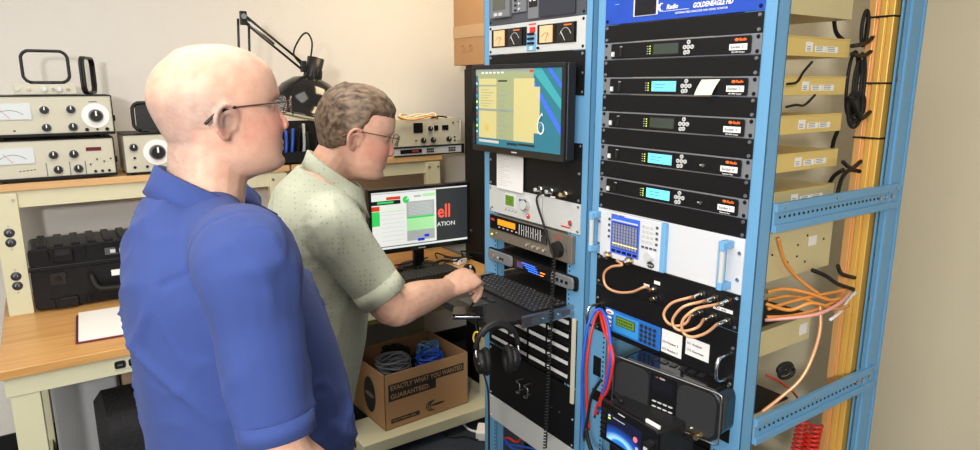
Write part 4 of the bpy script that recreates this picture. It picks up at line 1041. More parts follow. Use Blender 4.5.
b = MB(); b.tube([(-.08, 0, .13), (-.08, -.025, .128), (-.065, -.04, .085), (-.03, -.045, .073), (.05, -.045, .073), (.09, -.04, .085), (.1, -.025, .128), (.1, 0, .13)], .011, RUBBER, n=10); b.build('handle', r)
b = MB(); b.plate(-.005, .115, .06, .14, WHITE, -.006, .004); b.plate(-.02, .21, .075, .24, SLATE, -.008, .004); b.plate(.0, .217, .06, .232, LGREY, -.0086, .0005); b.build('label_plate', r)
# folder
r = root('paper_pad', 'white paper pad in a maroon folder lying on the left worktop', 'paper pad', (-2.87, .2, .761), R_(-3))
b = MB(); b.box((-.17, -.165, 0), (.17, .2, .006), mat('maroon_cover', (.12, .01, .03), .5), .001); b.build('cover', r)
b = MB(); b.box((-.165, -.155, .006), (.165, .195, .018), PAPER, .001); b.build('pages', r)
# things under left bench
r = root('black_bag', 'black fabric bag standing on the floor under the left workbench', 'bag', (-2.78, .3, 0), 0)
b = MB(); b.rbox((-.2, -.24, 0), (.16, .25, .48), mat('bag_fabric', (.01, .01, .012), .85, bump=.6, bscale=60), .08, axis=1, edge=.03, seg=8); b.build('body', r)
b = MB(); b.tube([(.02, -.1, .47), (.04, -.08, .52), (.04, .06, .52), (.02, .08, .47)], .012, RUBBER, n=8); b.build('strap', r)
r = root('storage_carton', 'tan cardboard box at the back under the left workbench', 'box', (-3.2, .3, 0))
b = MB(); b.box((-.1, -.12, 0), (.1, .3, .62), mat('tan_card', (.5, .36, .25), .9), .003); b.box((-.1, .01, .6), (.1, .012, .622), CARDD); b.build('carton', r)
r = root('storage_tub', 'grey plastic panel box under the left workbench beside the tan carton', 'box', (-3.2, .02, 0))
b = MB(); b.box((-.12, -.1, 0), (.1, .14, .6), GREYP, .01); b.build('tub', r)
b = MB(); b.box((-.13, -.11, .6), (.11, .15, .62), GREYP, .006); b.build('lid', r)

# desk lamp ---------------------------------------------------------------
LX = -3.0
def lp(x, y, X=LX): return onX(x, y, X)
top = lp(243, 14); el = lp(303, 63); base = V((LX-.28, top.y-.02, 1.301))
r = root('desk_lamp', 'black spring arm desk lamp with wide shade behind the two men', 'desk lamp', tuple(base))
def rel(p): return V(p)-base
b = MB(); b.lathe([(0, .03), (.04, .028), (.05, .0), (0, 0)], BLKPL, (0, 0, 0), n=28); b.cyl((0, 0, .02), (0, 0, .07), .01, STEEL, n=12); b.build('base', r)
bt = rel(lp(246, 120, LX-.1))
b = MB(); 
for d in (-.022, .022): b.tube([V((0, d*.6, .06)), bt*.5+V((0, d, .06))*.5, bt+V((0, d, 0)), rel(top)+V((0, d, -.02))], .0055, BLKPL, n=8, sub=1)
b.build('lower_arm', r)
b = MB()
u1 = rel(top); u2 = rel(el)
for d in (0, .034): b.tube([u1+V((0, 0, -d*.9)), u2+V((0, 0, -d))], .0055, BLKPL, n=8, sub=1)
b.tube([u1+V((0, 0, -.015)), u1*.5+u2*.5+V((0, 0, -.02))], .0045, STEEL, n=8, sub=1)
b.tube([u1+V((0, -.002, .006)), u1*.45+u2*.55+V((0, 0, .004))], .003, STEEL, n=8, sub=1); b.build('upper_arm', r)
b = MB(); b.box(u1-V((.01, .014, .045)), u1+V((.01, .014, .012)), BLKPL, .003); b.cyl(u1+V((.014, 0, -.01)), u1-V((.014, 0, .01)), .011, STEEL, n=14); b.box(u2-V((.01, .012, .04)), u2+V((.01, .014, .01)), BLKPL, .003); b.build('joint', r)
sc = rel(lp(316, 58)); sh = rel(lp(309, 98)); ax = (sc-sh).normalized()
b = MB(); b.lathe([(0, .0), (.038, 0), (.034, -.075), (.04, -.105)], BLKPL, sc+ax*.0, ax, n=28)
for k in range(10):
    t = 2*PI*k/10; u = ax.orthogonal().normalized(); w = ax.cross(u); q = u*math.cos(t)+w*math.sin(t)
    b.tube([sc+q*.036-ax*.05, sc+q*.041-ax*.1], .003, BLKPL, n=6, sub=1)
b.cyl(sc, sc+ax*.004, .012, RED, n=14); b.cyl(sc+ax.orthogonal().normalized()*.02, sc+ax.orthogonal().normalized()*.02+ax*.004, .007, WHITE, n=10); b.build('socket', r)
b = MB(); R0 = .168; b.lathe([(.04, -.09), (.085, -.105), (.13, -.145), (.157, -.195), (R0, -.262), (R0+.003, -.262), (R0+.003, -.27), (R0-.003, -.27), (.151, -.197), (.125, -.15), (.075, -.11), (.03, -.1)], BLACKG, sc, ax, n=48); b.build('shade', r)
b = MB(); b.lathe([(0, -.165), (.02, -.16), (.03, -.14), (.024, -.12), (.015, -.1), (0, -.1)], mat('frosted_bulb', (.85, .8, .6), .3), sc, ax, n=20); b.build('bulb', r)
b = MB(); b.lathe([(R0-.008, -.27), (R0-.008, -.278), (R0-.035, -.278), (R0-.035, -.27)], CREAMC, sc, ax, n=40); b.build('inner_ring', r)
b = MB(); a = rel(el)+V((0, -.005, -.01)); b.tube([a, a+V((0, -.035, .05)), rel(lp(300, 38)), rel(lp(307, 33)), rel(lp(312, 42)), rel(lp(311, 56))], .0042, RUBBER, n=8); b.build('cord', r)
# parts organiser behind man 2
r = root('parts_organiser', 'black open organiser tray with blue pieces, between the two men on the shelf', 'organiser', (-3.2, 1.12, 1.301), PI/2)
b = MB(); b.box((-.17, 0, 0), (.17, .2, .008), BLKPL); b.box((-.17, 0, 0), (-.163, .2, .17), BLKPL); b.box((.163, 0, 0), (.17, .2, .17), BLKPL); b.box((-.17, .193, 0), (.17, .2, .2), BLKPL); b.box((-.17, 0, 0), (.17, .006, .06), BLKPL); b.box((-.17, .1, 0), (.17, .105, .15), BLKPL); b.box((-.02, 0, 0), (-.015, .2, .15), BLKPL); b.build('tray', r)
for k, (x, m_) in enumerate(((-.13, BLUEC), (-.1, BLUEC), (-.07, BLACK), (-.04, LGREY), (.02, BLACK), (.06, BLACK), (.1, SKYB), (.13, BLACK))):
    b = MB(); b.tube([(0, 0, 0), (.01, .01, .08), (.02*((k % 3)-1), .02, .15+.01*(k % 4))], .008, m_, n=8); o = single(b, 'hand_tool', ['blue handled tool at the left end of the organiser', 'second blue handled tool in the organiser', 'black handled tool beside the blue ones in the organiser', 'grey handled tool in the organiser', 'black tool at the middle of the organiser', 'black tool right of the middle of the organiser', 'light blue tool near the right end of the organiser', 'black tool at the right end of the organiser'][k], 'tool', 'tools in the organiser', loc=(-3.24, 1.12+x, 1.311))

# monitor and desk things --------------------------------------------------
r = root('desktop_monitor', 'black widescreen monitor on the bench showing green and white software window', 'monitor', (-2.89, 1.55, .761), R_(86))
r.scale = (.97, .97, .97)
b = MB(); b.lathe([(0, .012), (.1, .01), (.115, 0), (0, 0)], BLACKG, (0, .05, 0), n=36); b.build('stand_base', r)
b = MB(); b.rbox((-.03, .03, .01), (.03, .06, .16), BLACKG, .008, axis=2); b.build('stand_neck', r)
W, z0, z1 = .285, .105, .44
b = MB(); b.rbox((-W, 0, z0), (W, .04, z1), BLKPL, .008, edge=.004); b.build('housing', r)
b = MB(); b.box((-W, -.008, z0), (W, 0, z0+.024), BLACKG, .002); b.box((-W, -.008, z1-.016), (W, 0, z1), BLACKG, .002); b.box((-W, -.008, z0+.02), (-W+.015, 0, z1-.01), BLACKG); b.box((W-.015, -.008, z0+.02), (W, 0, z1-.01), BLACKG); b.build('bezel', r)
x0, x1, z0, z1 = -W+.015, W-.015, z0+.024, z1-.016
SW = scr('white', (.82, .86, .84), .85); SD = scr('charcoal', (.035, .04, .045), .8); SG = scr('green', (.05, .75, .15), .7); SLG = scr('light_green', (.45, .9, .45), .75); SR = scr('red', (.8, .06, .02), .7); SGY = scr('mid_grey', (.45, .5, .5), .7); SBL = scr('royal_blue', (.02, .05, .8), .7); SK = scr('black', (.02, .03, .02), .2)
b = MB(); b.plate(x0, z0, x1, z1, SD, -.003, .003)
sp(0, 0, 1, .035, SW, 1); sp(0, .975, 1, 1, SW, 1); sp(.0, .05, .66, .97, SW, 2); sp(.15, .86, .29, .91, SR, 3); sp(0, .78, .29, .85, SK, 3); sp(.06, .8, .22, .835, SG, 4); sp(0, .68, .08, .76, SR, 3); sp(0, .42, .08, .67, SG, 3)
sp(.35, .1, .64, .8, SGY, 3); sp(.35, .28, .64, .5, SLG, 4); sp(.35, .5, .64, .53, SG, 5); sp(.52, .87, .65, .92, SLG, 3); sp(.43, .87, .5, .9, SGY, 3); sp(.46, .08, .53, .13, SBL, 5); sp(.53, .14, .58, .19, SBL, 5); sp(.36, .12, .62, .2, SGY, 4)
for i in range(9): sp(.37, .56+i*.025, .62, .563+i*.025, SW, 5)
for i in range(7): sp(.1, .15+i*.075, .33, .153+i*.075, SGY, 3)
sp(.1, .655, .33, .665, SLG, 3)
cx_, cz_ = x0+(x1-x0)*.345, z0+(z1-z0)*.84
b.add([(cx_, -.0045, cz_)]+[(cx_+.018*math.cos(t), -.0045, cz_+.018*math.sin(t)) for t in [2*PI*i/24 for i in range(25)]], [(0, i+1, i+2) for i in range(24)], SG); b.add([(cx_, -.0047, cz_), (cx_+.017, -.0047, cz_+.003), (cx_+.012, -.0047, cz_+.012)], [(0, 1, 2)], SW)
b.build('screen', r)
text(r, 'ell', .1, x0+(x1-x0)*.672, z0+(z1-z0)*.46, scr('logo_red', (.9, .12, .08), .9), y=-.0045, bold=.002, sx=.85); text(r, 'ATION', .033, x0+(x1-x0)*.665, z0+(z1-z0)*.3, SW, y=-.0045, sx=1.05)
MB().plate(-.02, .114, .02, .119, LGREY, -.0086).build('maker_mark', r)
r = root('computer_keyboard', 'black full size computer keyboard in front of the desktop monitor', 'keyboard', (-2.74, 1.44, .761), R_(92))
b = MB(); b.rbox((-.225, -.07, 0), (.225, .08, .02), BLKPL, .008, axis=2); b.build('base', r)
b = MB()
for j in range(6):
    for i in range(21):
        b.box((-.217+i*.0208, -.06+j*.0215, .02), (-.2+i*.0208, -.043+j*.0215, .028), KEYC, .003, 1)
b.build('key_field', r)
r = root('computer_mouse', 'black computer mouse on the bench by the reaching hand', 'mouse', (-2.71, 1.72, .761), R_(70))
b = MB(); b.ball((0, 0, .0), (.034, .06, .036), BLACKG, n=24); b.v = [(x, y, max(z, 0)) for x, y, z in b.v]; b.build('shell', r)
b = MB(); b.cyl((-.004, -.032, .032), (.004, -.032, .032), .008, LGREY, n=14); b.build('scroll_wheel', r)
r = root('power_adapter', 'small white plug block among the cables right of the monitor stand', 'adapter', (-2.86, 1.76, .761), R_(20)); MB().box((-.02, -.035, 0), (.02, .035, .025), WHITE, .004).build('block', r); MB().tube([(0, .035, .012), (.01, .07, .01), (-.03, .1, .006)], .003, BLACK).build('cord', r)
for k in range(7):
    rnd = random.Random(20+k); P = []; a = V((-2.9+rnd.uniform(-.1, .08), 1.45+k*.06, .768+.004*k))
    for q in range(6): P.append(a+V((rnd.uniform(-.07, .07), -.12+q*.05, abs(rnd.uniform(0, .02)))))
    for p_ in P: p_.x = min(p_.x, -2.8); p_.y = min(p_.y, 1.86)
    cable(P, .0038, RUBBER, 'desk_cable', ['leftmost black cable tangled behind the keyboard', 'second black cable behind the keyboard, left of the stand', 'black cable crossing in front of the monitor stand', 'black cable looping right of the monitor stand', 'black cable lying behind the mouse', 'black cable near the white plug block', 'rightmost black cable at the bench end'][k], 'cable', 'black cables behind the keyboard')
r = root('cable_tester', 'small black box lying at left under the desktop monitor', 'small device', (-2.88, 1.38, .762), R_(80)); MB().rbox((-.05, -.03, 0), (.05, .03, .03), BLKPL, .006, axis=2).build('case', r); b = MB(); b.cyl((.02, 0, .03), (.02, 0, .036), .008, RED, n=12); b.build('button', r)

# open carton with cables -----------------------------------------------------
r = root('open_carton', 'open brown cardboard box full of cables, with EXACTLY WHAT YOU WANTED printed on it', 'box', (-2.605, 1.415, .101), R_(93))
w, d, h, t = .235, .37, .275, .005
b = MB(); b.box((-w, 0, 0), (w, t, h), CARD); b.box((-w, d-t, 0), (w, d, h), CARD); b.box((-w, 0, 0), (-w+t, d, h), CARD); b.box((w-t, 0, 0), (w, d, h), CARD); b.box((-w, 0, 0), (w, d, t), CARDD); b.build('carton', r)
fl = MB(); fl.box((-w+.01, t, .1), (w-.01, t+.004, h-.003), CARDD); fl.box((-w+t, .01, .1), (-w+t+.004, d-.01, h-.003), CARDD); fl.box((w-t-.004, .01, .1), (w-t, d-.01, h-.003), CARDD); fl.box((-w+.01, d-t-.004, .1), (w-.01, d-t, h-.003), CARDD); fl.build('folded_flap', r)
b = MB(); b.plate(-.215, .185, .21, .225, INK); b.plate(-.215, .14, .045, .185, INK); b.plate(-.205, .028, -.05-.0, .05, INK); b.build('printed_band', r)
text(r, 'EXACTLY WHAT YOU WANTED.', .0335, -.205, .194, CARD, y=-.001, bold=.0004, sx=.83); text(r, 'GUARANTEED.', .0335, -.205, .151, CARD, y=-.001, bold=.0004, sx=.95); text(r, 'TAKE IT FROM A GEEK.', .015, -.2, .0335, CARD, y=-.001, sx=.85)
b = MB()
for q in range(3): b.tube([(.02+q*.011+.033*math.cos(a_), -.001, .052+.026*math.sin(a_)) for a_ in [PI*(.55+.09*i) for i in range(11)]], .002, INK, n=5, sub=2)
b.build('logo', r); MB().ball((.055, -.0006, .053), (.04, .0006, .006), INK, 20).build('logo_bar', r)
b = MB(); b.add([(-w-.0008, .15+.06*math.cos(a_), .13+.09*math.sin(a_)) for a_ in [2*PI*i/28 for i in range(28)]], [tuple(range(28))], INK); b.add([(-w-.0014, .15+.045*math.cos(a_), .13+.012*math.sin(a_)) for a_ in [2*PI*i/20 for i in range(20)]], [tuple(range(20))], EARG); b.build('round_print', r)
Mb = Matrix.Translation((-2.605, 1.415, .101)) @ Matrix.Rotation(R_(93), 4, 'Z')
def coilthing(cx, cy, cz, R0, n, m_, rad, label, name, seed, flat=.5):
    rnd = random.Random(seed); b = MB()
    for k in range(n):
        ra = R0*rnd.uniform(.75, 1.05); ph = rnd.uniform(0, 6); tl = rnd.uniform(-.25, .25)
        P = []
        for i in range(12):
            a_ = 2*PI*i/12; P.append(Mb @ V((cx+ra*math.cos(a_)+rnd.uniform(-.004, .004), cy+ra*.8*math.sin(a_), cz+k*.0045+tl*ra*math.sin(a_+ph)+.01*math.sin(2*a_+ph))))
        b.tube(P, rad, m_, n=7, sub=3, closed=True)
    return single(b, name, label, 'cable coil', 'cable coils in the open cardboard box')
coilthing(-.115, .13, .215, .085, 16, GREYC, .0048, 'grey coiled cables heaped at the left in the open cardboard box', 'cable_coil', 1)
coilthing(.08, .11, .225, .07, 9, BLUEC, .0045, 'bright blue coiled network cable at the right in the cardboard box', 'cable_coil', 2)
coilthing(.15, .24, .225, .06, 7, SKYB, .0045, 'paler blue cable coil at the back right of the cardboard box', 'cable_coil', 3)
coilthing(-.02, .27, .22, .08, 10, RUBBER, .005, 'black cable coil at the back of the open cardboard box', 'cable_coil', 4)
coilthing(.02, .2, .14, .12, 10, RUBBER, .006, 'black cable heap at the bottom of the open cardboard box', 'cable_coil', 5)
# floor things
r = root('power_strip', 'white plug block on the carpet beside the foot of the left rack', 'power plug', tuple(onZ(484, 436, 0)), R_(50))
b = MB(); b.box((-.035, -.05, 0), (.035, .05, .045), WHITE, .006); b.build('block', r); b = MB()
for z in (-.02, .02): b.box((-.037, z-.006, .018), (-.0345, z+.006, .03), INK)
b.build('slot', r)
fz = lambda x, y: onZ(x, y, .008)
cable([fz(480, 432), fz(470, 430), fz(462, 422), fz(457, 412), fz(452, 404)], .006, WHITE, 'power_cable', 'white power cable curving from the plug block toward the cardboard box', 'cable')
cable([fz(388, 436), fz(402, 434), fz(416, 430), fz(424, 424)], .006, WHITE, 'power_cable', 'white cable lying on the carpet in front of the cardboard box', 'cable')
cable([fz(478, 440), fz(465, 436), fz(450, 437), fz(442, 430), (fz(446, 418)), fz(455, 412)], .004, RUBBER, 'floor_cable', 'black cable looping on the carpet in front of the cardboard box', 'cable')
# round cable end under desk front
r = root('external_drive', 'flat black device with bright rim in front of the keyboard drawer corner', 'small device', tuple(at(468, 313, 1.98)), R_(55))
b = MB(); b.rbox((-.045, -.035, -.008), (.045, .035, .008), BLACKG, .008, axis=2); b.build('case', r)
b = MB(); b.rbox((-.046, -.037, -.003), (.046, -.033, .001), CHROME, .001); b.build('rim', r)
b = MB(); b.tube([(.0, .03, 0), (.02, .1, .01), (.04, .16, .02)], .004, BLACK); b.build('bracket', r)
# ---------------------------------------------------------------- people
def interp(tab, x):
    xs = [t[0] for t in tab]
    if x <= xs[0]: return tab[0][1:]
    if x >= xs[-1]: return tab[-1][1:]
    for i in range(len(tab)-1):
        if xs[i] <= x <= xs[i+1]:
            t = (x-xs[i])/(xs[i+1]-xs[i]); a, b = tab[i][1:], tab[i+1][1:]
            p = tab[max(i-1, 0)][1:]; n = tab[min(i+2, len(tab)-1)][1:]
            t2 = t*t; t3 = t2*t
            out = []
            for k in range(len(a)):
                m0 = (b[k]-p[k])/2; m1 = (n[k]-a[k])/2
                out.append((2*t3-3*t2+1)*a[k]+(t3-2*t2+t)*m0+(-2*t3+3*t2)*b[k]+(t3-t2)*m1)
            return out
def fuse(mb, name, voxel, it, mats, disp=None, color=None, smooth_f=.5):
    me = mb.mesh(name); o = bpy.data.objects.new('tmp', me); COL.objects.link(o)
    r = o.modifiers.new('r', 'REMESH'); r.mode = 'VOXEL'; r.voxel_size = voxel; r.use_smooth_shade = True
    s = o.modifiers.new('s', 'SMOOTH'); s.factor = smooth_f; s.iterations = it
    dg = bpy.context.evaluated_depsgraph_get(); m2 = bpy.data.meshes.new_from_object(o.evaluated_get(dg)); bpy.data.objects.remove(o)
    m2.name = name; m2.materials.clear()
    for m in mats: m2.materials.append(m)
    if disp:
        nn = [v.normal.copy() for v in m2.vertices]
        for v, n in zip(m2.vertices, nn):
            d = disp(v.co, n)
            if d: v.co = v.co+n*d
    if color:
        at_ = m2.color_attributes.new('tint', 'FLOAT_COLOR', 'POINT')
        for i, v in enumerate(m2.vertices): at_.data[i].color = (*color(v.co), 1)
    m2.polygons.foreach_set('use_smooth', [True]*len(m2.polygons))
    m2.polygons.foreach_set('material_index', [0]*len(m2.polygons)); m2.update()
    return m2
def link(me, name, parent=None):
    o = bpy.data.objects.new(name, me); COL.objects.link(o)
    if parent: o.parent = parent
    return o
def skin_mat(name):
    m = bpy.data.materials.new(name); m.use_nodes = True; nt = m.node_tree; b = nt.nodes['Principled BSDF']
    a = nt.nodes.new('ShaderNodeAttribute'); a.attribute_name = 'tint'
    tc = nt.nodes.new('ShaderNodeTexCoord'); n = nt.nodes.new('ShaderNodeTexNoise'); n.inputs['Scale'].default_value = 45; n.inputs['Detail'].default_value = 6
    mx = nt.nodes.new('ShaderNodeMix'); mx.data_type = 'RGBA'; mx.blend_type = 'MULTIPLY'; mx.inputs[0].default_value = .35
    r = nt.nodes.new('ShaderNodeValToRGB'); r.color_ramp.elements[0].color = (.75, .5, .45, 1); r.color_ramp.elements[1].color = (1, 1, 1, 1); r.color_ramp.elements[0].position = .3; r.color_ramp.elements[1].position = .6
    nt.links.new(tc.outputs['Object'], n.inputs['Vector']); nt.links.new(n.outputs['Fac'], r.inputs[0])
    nt.links.new(a.outputs['Color'], mx.inputs[6]); nt.links.new(r.outputs[0], mx.inputs[7]); nt.links.new(mx.outputs[2], b.inputs['Base Color'])
    b.inputs['Roughness'].default_value = .5; b.inputs['Subsurface Weight'].default_value = .12; b.inputs['Subsurface Radius'].default_value = (.012, .005, .003); b.inputs['Subsurface Scale'].default_value = 1
    n2 = nt.nodes.new('ShaderNodeTexNoise'); n2.inputs['Scale'].default_value = 350; bp = nt.nodes.new('ShaderNodeBump'); bp.inputs['Strength'].default_value = .18; bp.inputs['Distance'].default_value = .003
    nt.links.new(tc.outputs['Object'], n2.inputs['Vector']); nt.links.new(n2.outputs['Fac'], bp.inputs['Height']); nt.links.new(bp.outputs[0], b.inputs['Normal'])
    return m
def fabric(name, col, dots=None, dscale=40, bs=700):
    m = bpy.data.materials.new(name); m.use_nodes = True; nt = m.node_tree; b = nt.nodes['Principled BSDF']; b.inputs['Roughness'].default_value = .9
    b.inputs['Sheen Weight'].default_value = .03
    tc = nt.nodes.new('ShaderNodeTexCoord'); n = nt.nodes.new('ShaderNodeTexNoise'); n.inputs['Scale'].default_value = 9; n.inputs['Detail'].default_value = 6
    h = nt.nodes.new('ShaderNodeMapRange'); h.inputs[3].default_value = .88; h.inputs[4].default_value = 1.12
    hs = nt.nodes.new('ShaderNodeHueSaturation'); hs.inputs['Color'].default_value = (*col, 1)
    nt.links.new(tc.outputs['Object'], n.inputs['Vector']); nt.links.new(n.outputs['Fac'], h.inputs[0]); nt.links.new(h.outputs[0], hs.inputs['Value'])
    out = hs.outputs[0]
    if dots:
        v = nt.nodes.new('ShaderNodeTexVoronoi'); v.inputs['Scale'].default_value = dscale; v.inputs['Randomness'].default_value = .25
        c = nt.nodes.new('ShaderNodeValToRGB'); c.color_ramp.elements[0].position = .17; c.color_ramp.elements[0].color = (1, 1, 1, 1); c.color_ramp.elements[1].position = .26; c.color_ramp.elements[1].color = (0, 0, 0, 1)
        mx = nt.nodes.new('ShaderNodeMix'); mx.data_type = 'RGBA'; mx.inputs[7].default_value = (*dots, 1)
        nt.links.new(tc.outputs['Object'], v.inputs['Vector']); nt.links.new(v.outputs['Distance'], c.inputs[0]); nt.links.new(c.outputs[0], mx.inputs[0]); nt.links.new(out, mx.inputs[6]); out = mx.outputs[2]
    nt.links.new(out, b.inputs['Base Color'])
    n2 = nt.nodes.new('ShaderNodeTexNoise'); n2.inputs['Scale'].default_value = bs; bp = nt.nodes.new('ShaderNodeBump'); bp.inputs['Strength'].default_value = .3; bp.inputs['Distance'].default_value = .002
    nt.links.new(tc.outputs['Object'], n2.inputs['Vector']); nt.links.new(n2.outputs['Fac'], bp.inputs['Height']); nt.links.new(bp.outputs[0], b.inputs['Normal'])
    return m
# head: z, front, back, half width
HEAD = [(-.122, .045, .0, .012), (-.115, .078, -.02, .034), (-.104, .092, -.035, .046), (-.088, .094, -.05, .055), (-.07, .093, -.068, .062), (-.05, .096, -.082, .067), (-.03, .096, -.093, .0715), (-.01, .094, -.1, .0745),
        (.01, .0935, -.106, .0765), (.028, .0985, -.1095, .078), (.05, .0985, -.107, .079), (.075, .092, -.098, .0755), (.094, .079, -.083, .068), (.108, .062, -.066, .057), (.118, .041, -.053, .042), (.1235, .02, -.032, .025), (.125, .0, -.012, .008)]
def head_surface(z, t, grow=0, tab=HEAD):
    f, b_, hw = interp(tab, z)
    f += grow; b_ -= grow; hw += grow
    cy = (f+b_)/2+(.0); hd = (f-b_)/2
    c, s = math.cos(t), math.sin(t)
    e = .86 if s > 0 else .95
    x = hw*math.copysign(abs(c)**e, c); y = cy+hd*math.copysign(abs(s)**e, s)
    if s > 0 and z < .03: x *= 1-.10*s*(min(1, (.03-z)/.1))
    return x, y
def gs(a, b, w, w2=None): return math.exp(-(a/w)**2-((b)/(w2 or w))**2)
def face(x, y, z):
    if y < .02: return y
    ax_ = abs(x)
    y -= .013*gs(ax_-.031, z-.006, .015, .011)
    y += .004*gs(ax_-.028, z-.028, .022, .007)
    y -= .003*gs(x, z-.012, .012, .01)
    y += .004*gs(ax_-.043, z+.028, .02, .018)
    y -= .005*gs(x, z+.083, .03, .006)
    y += .004*gs(x, z+.103, .02, .012)
    return y
def head_mb(mb, m, M, jowl=0, nose=1, open_mouth=0):
    N = 44; K = 64; vs = []
    for k in range(K+1):
        u = k/K; z = -.122+.247*(.5-.5*math.cos(PI*u))
        for i in range(N):
            t = 2*PI*i/N; x, y = head_surface(z, t)
            if jowl and z < -.03: x *= 1+jowl*min(1, (-.03-z)/.05)
            vs.append(M @ V((x, face(x, y, z), z)))
    fs = [(k*N+i, k*N+(i+1) % N, (k+1)*N+(i+1) % N, (k+1)*N+i) for k in range(K) for i in range(N)]
    fs += [tuple(range(N))[::-1], tuple(K*N+i for i in range(N))]
    mb.add(vs, fs, m)
    def pc(f): b = MB(); f(b); b.transform(M); mb.add(b.v, b.f, m)
    def nose_(b):      # loft of half-ellipse rings
        prof = [(.016, .094, .006, .006), (.004, .0985, .008, .009), (-.01, .105, .0095, .012), (-.022, .1115, .012, .015), (-.031, .114, .0145, .0165), (-.038, .11, .0145, .016), (-.043, .102, .01, .012)]
        n = 16; vv = []
        for z, yf, w, d in prof:
            for i in range(n): t = 2*PI*i/n; vv.append((w*math.cos(t), yf*1-d+d*math.sin(t), z))
        b.add(vv, [(k*n+i, k*n+(i+1) % n, (k+1)*n+(i+1) % n, (k+1)*n+i) for k in range(len(prof)-1) for i in range(n)]+[tuple(range(n))[::-1], tuple((len(prof)-1)*n+i for i in range(n))], m)
        for s_ in (-1, 1): b.ball((s_*.0125, .099, -.034), (.0065, .01, .0075), m, 12)
    pc(nose_)
    def lips(b):
        b.ball((0, .0905, -.063), (.022, .009, .0055), m, 14); b.ball((0, .089, -.0755-open_mouth), (.02, .009, .006), m, 14)
    pc(lips)
    for s_ in (-1, 1): pc(lambda b, s_=s_: b.ball((s_*.031, .0735, .0095), .0138, m, 14))
    for s_ in (-1, 1):
        def ear(b, s_=s_):
            E_ = Matrix.Rotation(R_(-10), 3, 'X')
            o = V((s_*.078, -.006, -.012))
            def q(x, y, z): v = E_ @ V((0, y, z)); return o+V((s_*x, 0, 0))+v+V((s_*(-y)*.35, 0, 0))
            b.tube([q(.0, .016, .004), q(.004, .015, .02), q(.008, .004, .03), q(.011, -.01, .028), q(.012, -.018, .014), q(.011, -.0175, -.002), q(.008, -.012, -.016), q(.005, -.003, -.026), q(.001, .006, -.026)], .0048, m, n=8, sub=3)
            b.ball(q(.0, .002, -.023), (.005, .007, .008), m, 10)
            b.tube([q(.003, .012, .012), q(.006, .002, .018), q(.008, -.008, .012), q(.008, -.009, -.002), q(.005, -.003, -.012)], .0036, m, n=6, sub=3)
            b.ball(q(.0, -.002, .0), (.0045, .016, .028), m, 14, Matrix.Rotation(s_*R_(20), 3, 'Z') @ E_)
            b.ball(q(.002, .0145, -.006), (.004, .004, .007), m, 8)
        pc(ear)
def hand_mb(mb, m, M, side, curls=((35, 40, 25),)*4, thumb=30, scale=1.0):
    """wrist at origin, fingers +Y, thumb towards side*X, back of hand +Z"""
    b = MB()
    n = 20; vv = []
    for (y, hw, hh, zc_) in ((-.015, .027, .019, 0), (.01, .031, .019, 0), (.04, .04, .018, 0), (.07, .043, .0155, 0), (.09, .04, .012, -.001), (.098, .034, .008, -.002)):
        for i in range(n):
            t = 2*PI*i/n; c, s = math.cos(t), math.sin(t); vv.append((hw*math.copysign(abs(c)**.75, c), y, zc_+hh*math.copysign(abs(s)**.85, s)))
    b.add(vv, [(k*n+i, k*n+(i+1) % n, (k+1)*n+(i+1) % n, (k+1)*n+i) for k in range(5) for i in range(n)]+[tuple(range(n))[::-1], tuple(5*n+i for i in range(n))], m)
    fx = [.03, .0105, -.009, -.028]; L = [(.043, .026, .022), (.047, .03, .023), (.044, .028, .022), (.034, .021, .02)]; rr = [.0092, .0095, .009, .008]; sp_ = [4, 1, -3, -8]
    for k in range(4):
        x = side*fx[k]; p = V((x, .084-(.004 if k in (0, 2) else 0)-(.012 if k == 3 else 0), 0)); a = 0; P = [V((x*.8, .05, 0)), p.copy()]
        for j in range(3):
            a += R_(curls[k][j]); d = V((side*math.sin(R_(sp_[k])), math.cos(a), -math.sin(a))); p = p+d*L[k][j]; P.append(p.copy())
        for j in range(4): b.cyl(P[j], P[j+1], rr[k]*(1-.05*j), m, r1=rr[k]*(1-.05*(j+1)), n=12); b.ball(P[j+1], rr[k]*(1-.05*(j+1))*(1.07 if j < 3 else 1), m, 12)
    T = [V((side*.018, .012, -.004)), V((side*.044, .042, -.016)), V((side*(.058-.0004*thumb), .072, -.024-.0003*thumb)), V((side*(.06-.0009*thumb), .1, -.028-.0005*thumb))]
    tr = [.015, .012, .0105, .009]
    for j in range(3): b.cyl(T[j], T[j+1], tr[j], m, r1=tr[j+1], n=12); b.ball(T[j+1], tr[j+1]*1.04, m, 12)
    b.v = [tuple(V(v)*scale) for v in b.v]
    b.transform(M); mb.add(b.v, b.f, m)
def limb(mb, P, Rr, m, n=18, sub=5):
    P = [V(p) for p in P]; Q = smooth_path(P, sub); N = len(Q); RR = []
    for i in range(N):
        u = i/(N-1)*(len(P)-1); k = min(int(u), len(P)-2); f = u-k; f = f*f*(3-2*f); RR.append(Rr[k]*(1-f)+Rr[k+1]*f)
    vs = []; up = None
    for i, p in enumerate(Q):
        t = (Q[min(i+1, N-1)]-Q[max(i-1, 0)]).normalized(); up = t.orthogonal().normalized() if up is None else (up-t*up.dot(t)).normalized(); w = t.cross(up)
        for k in range(n): a = 2*PI*k/n; vs.append(p+up*RR[i]*math.cos(a)+w*RR[i]*math.sin(a))
    fs = [(i*n+k, i*n+(k+1) % n, (i+1)*n+(k+1) % n, (i+1)*n+k) for i in range(N-1) for k in range(n)]+[tuple(range(n))[::-1], tuple((N-1)*n+k for k in range(n))]
    mb.add(vs, fs, m)
    mb.ball(Q[0], RR[0], m, 16)
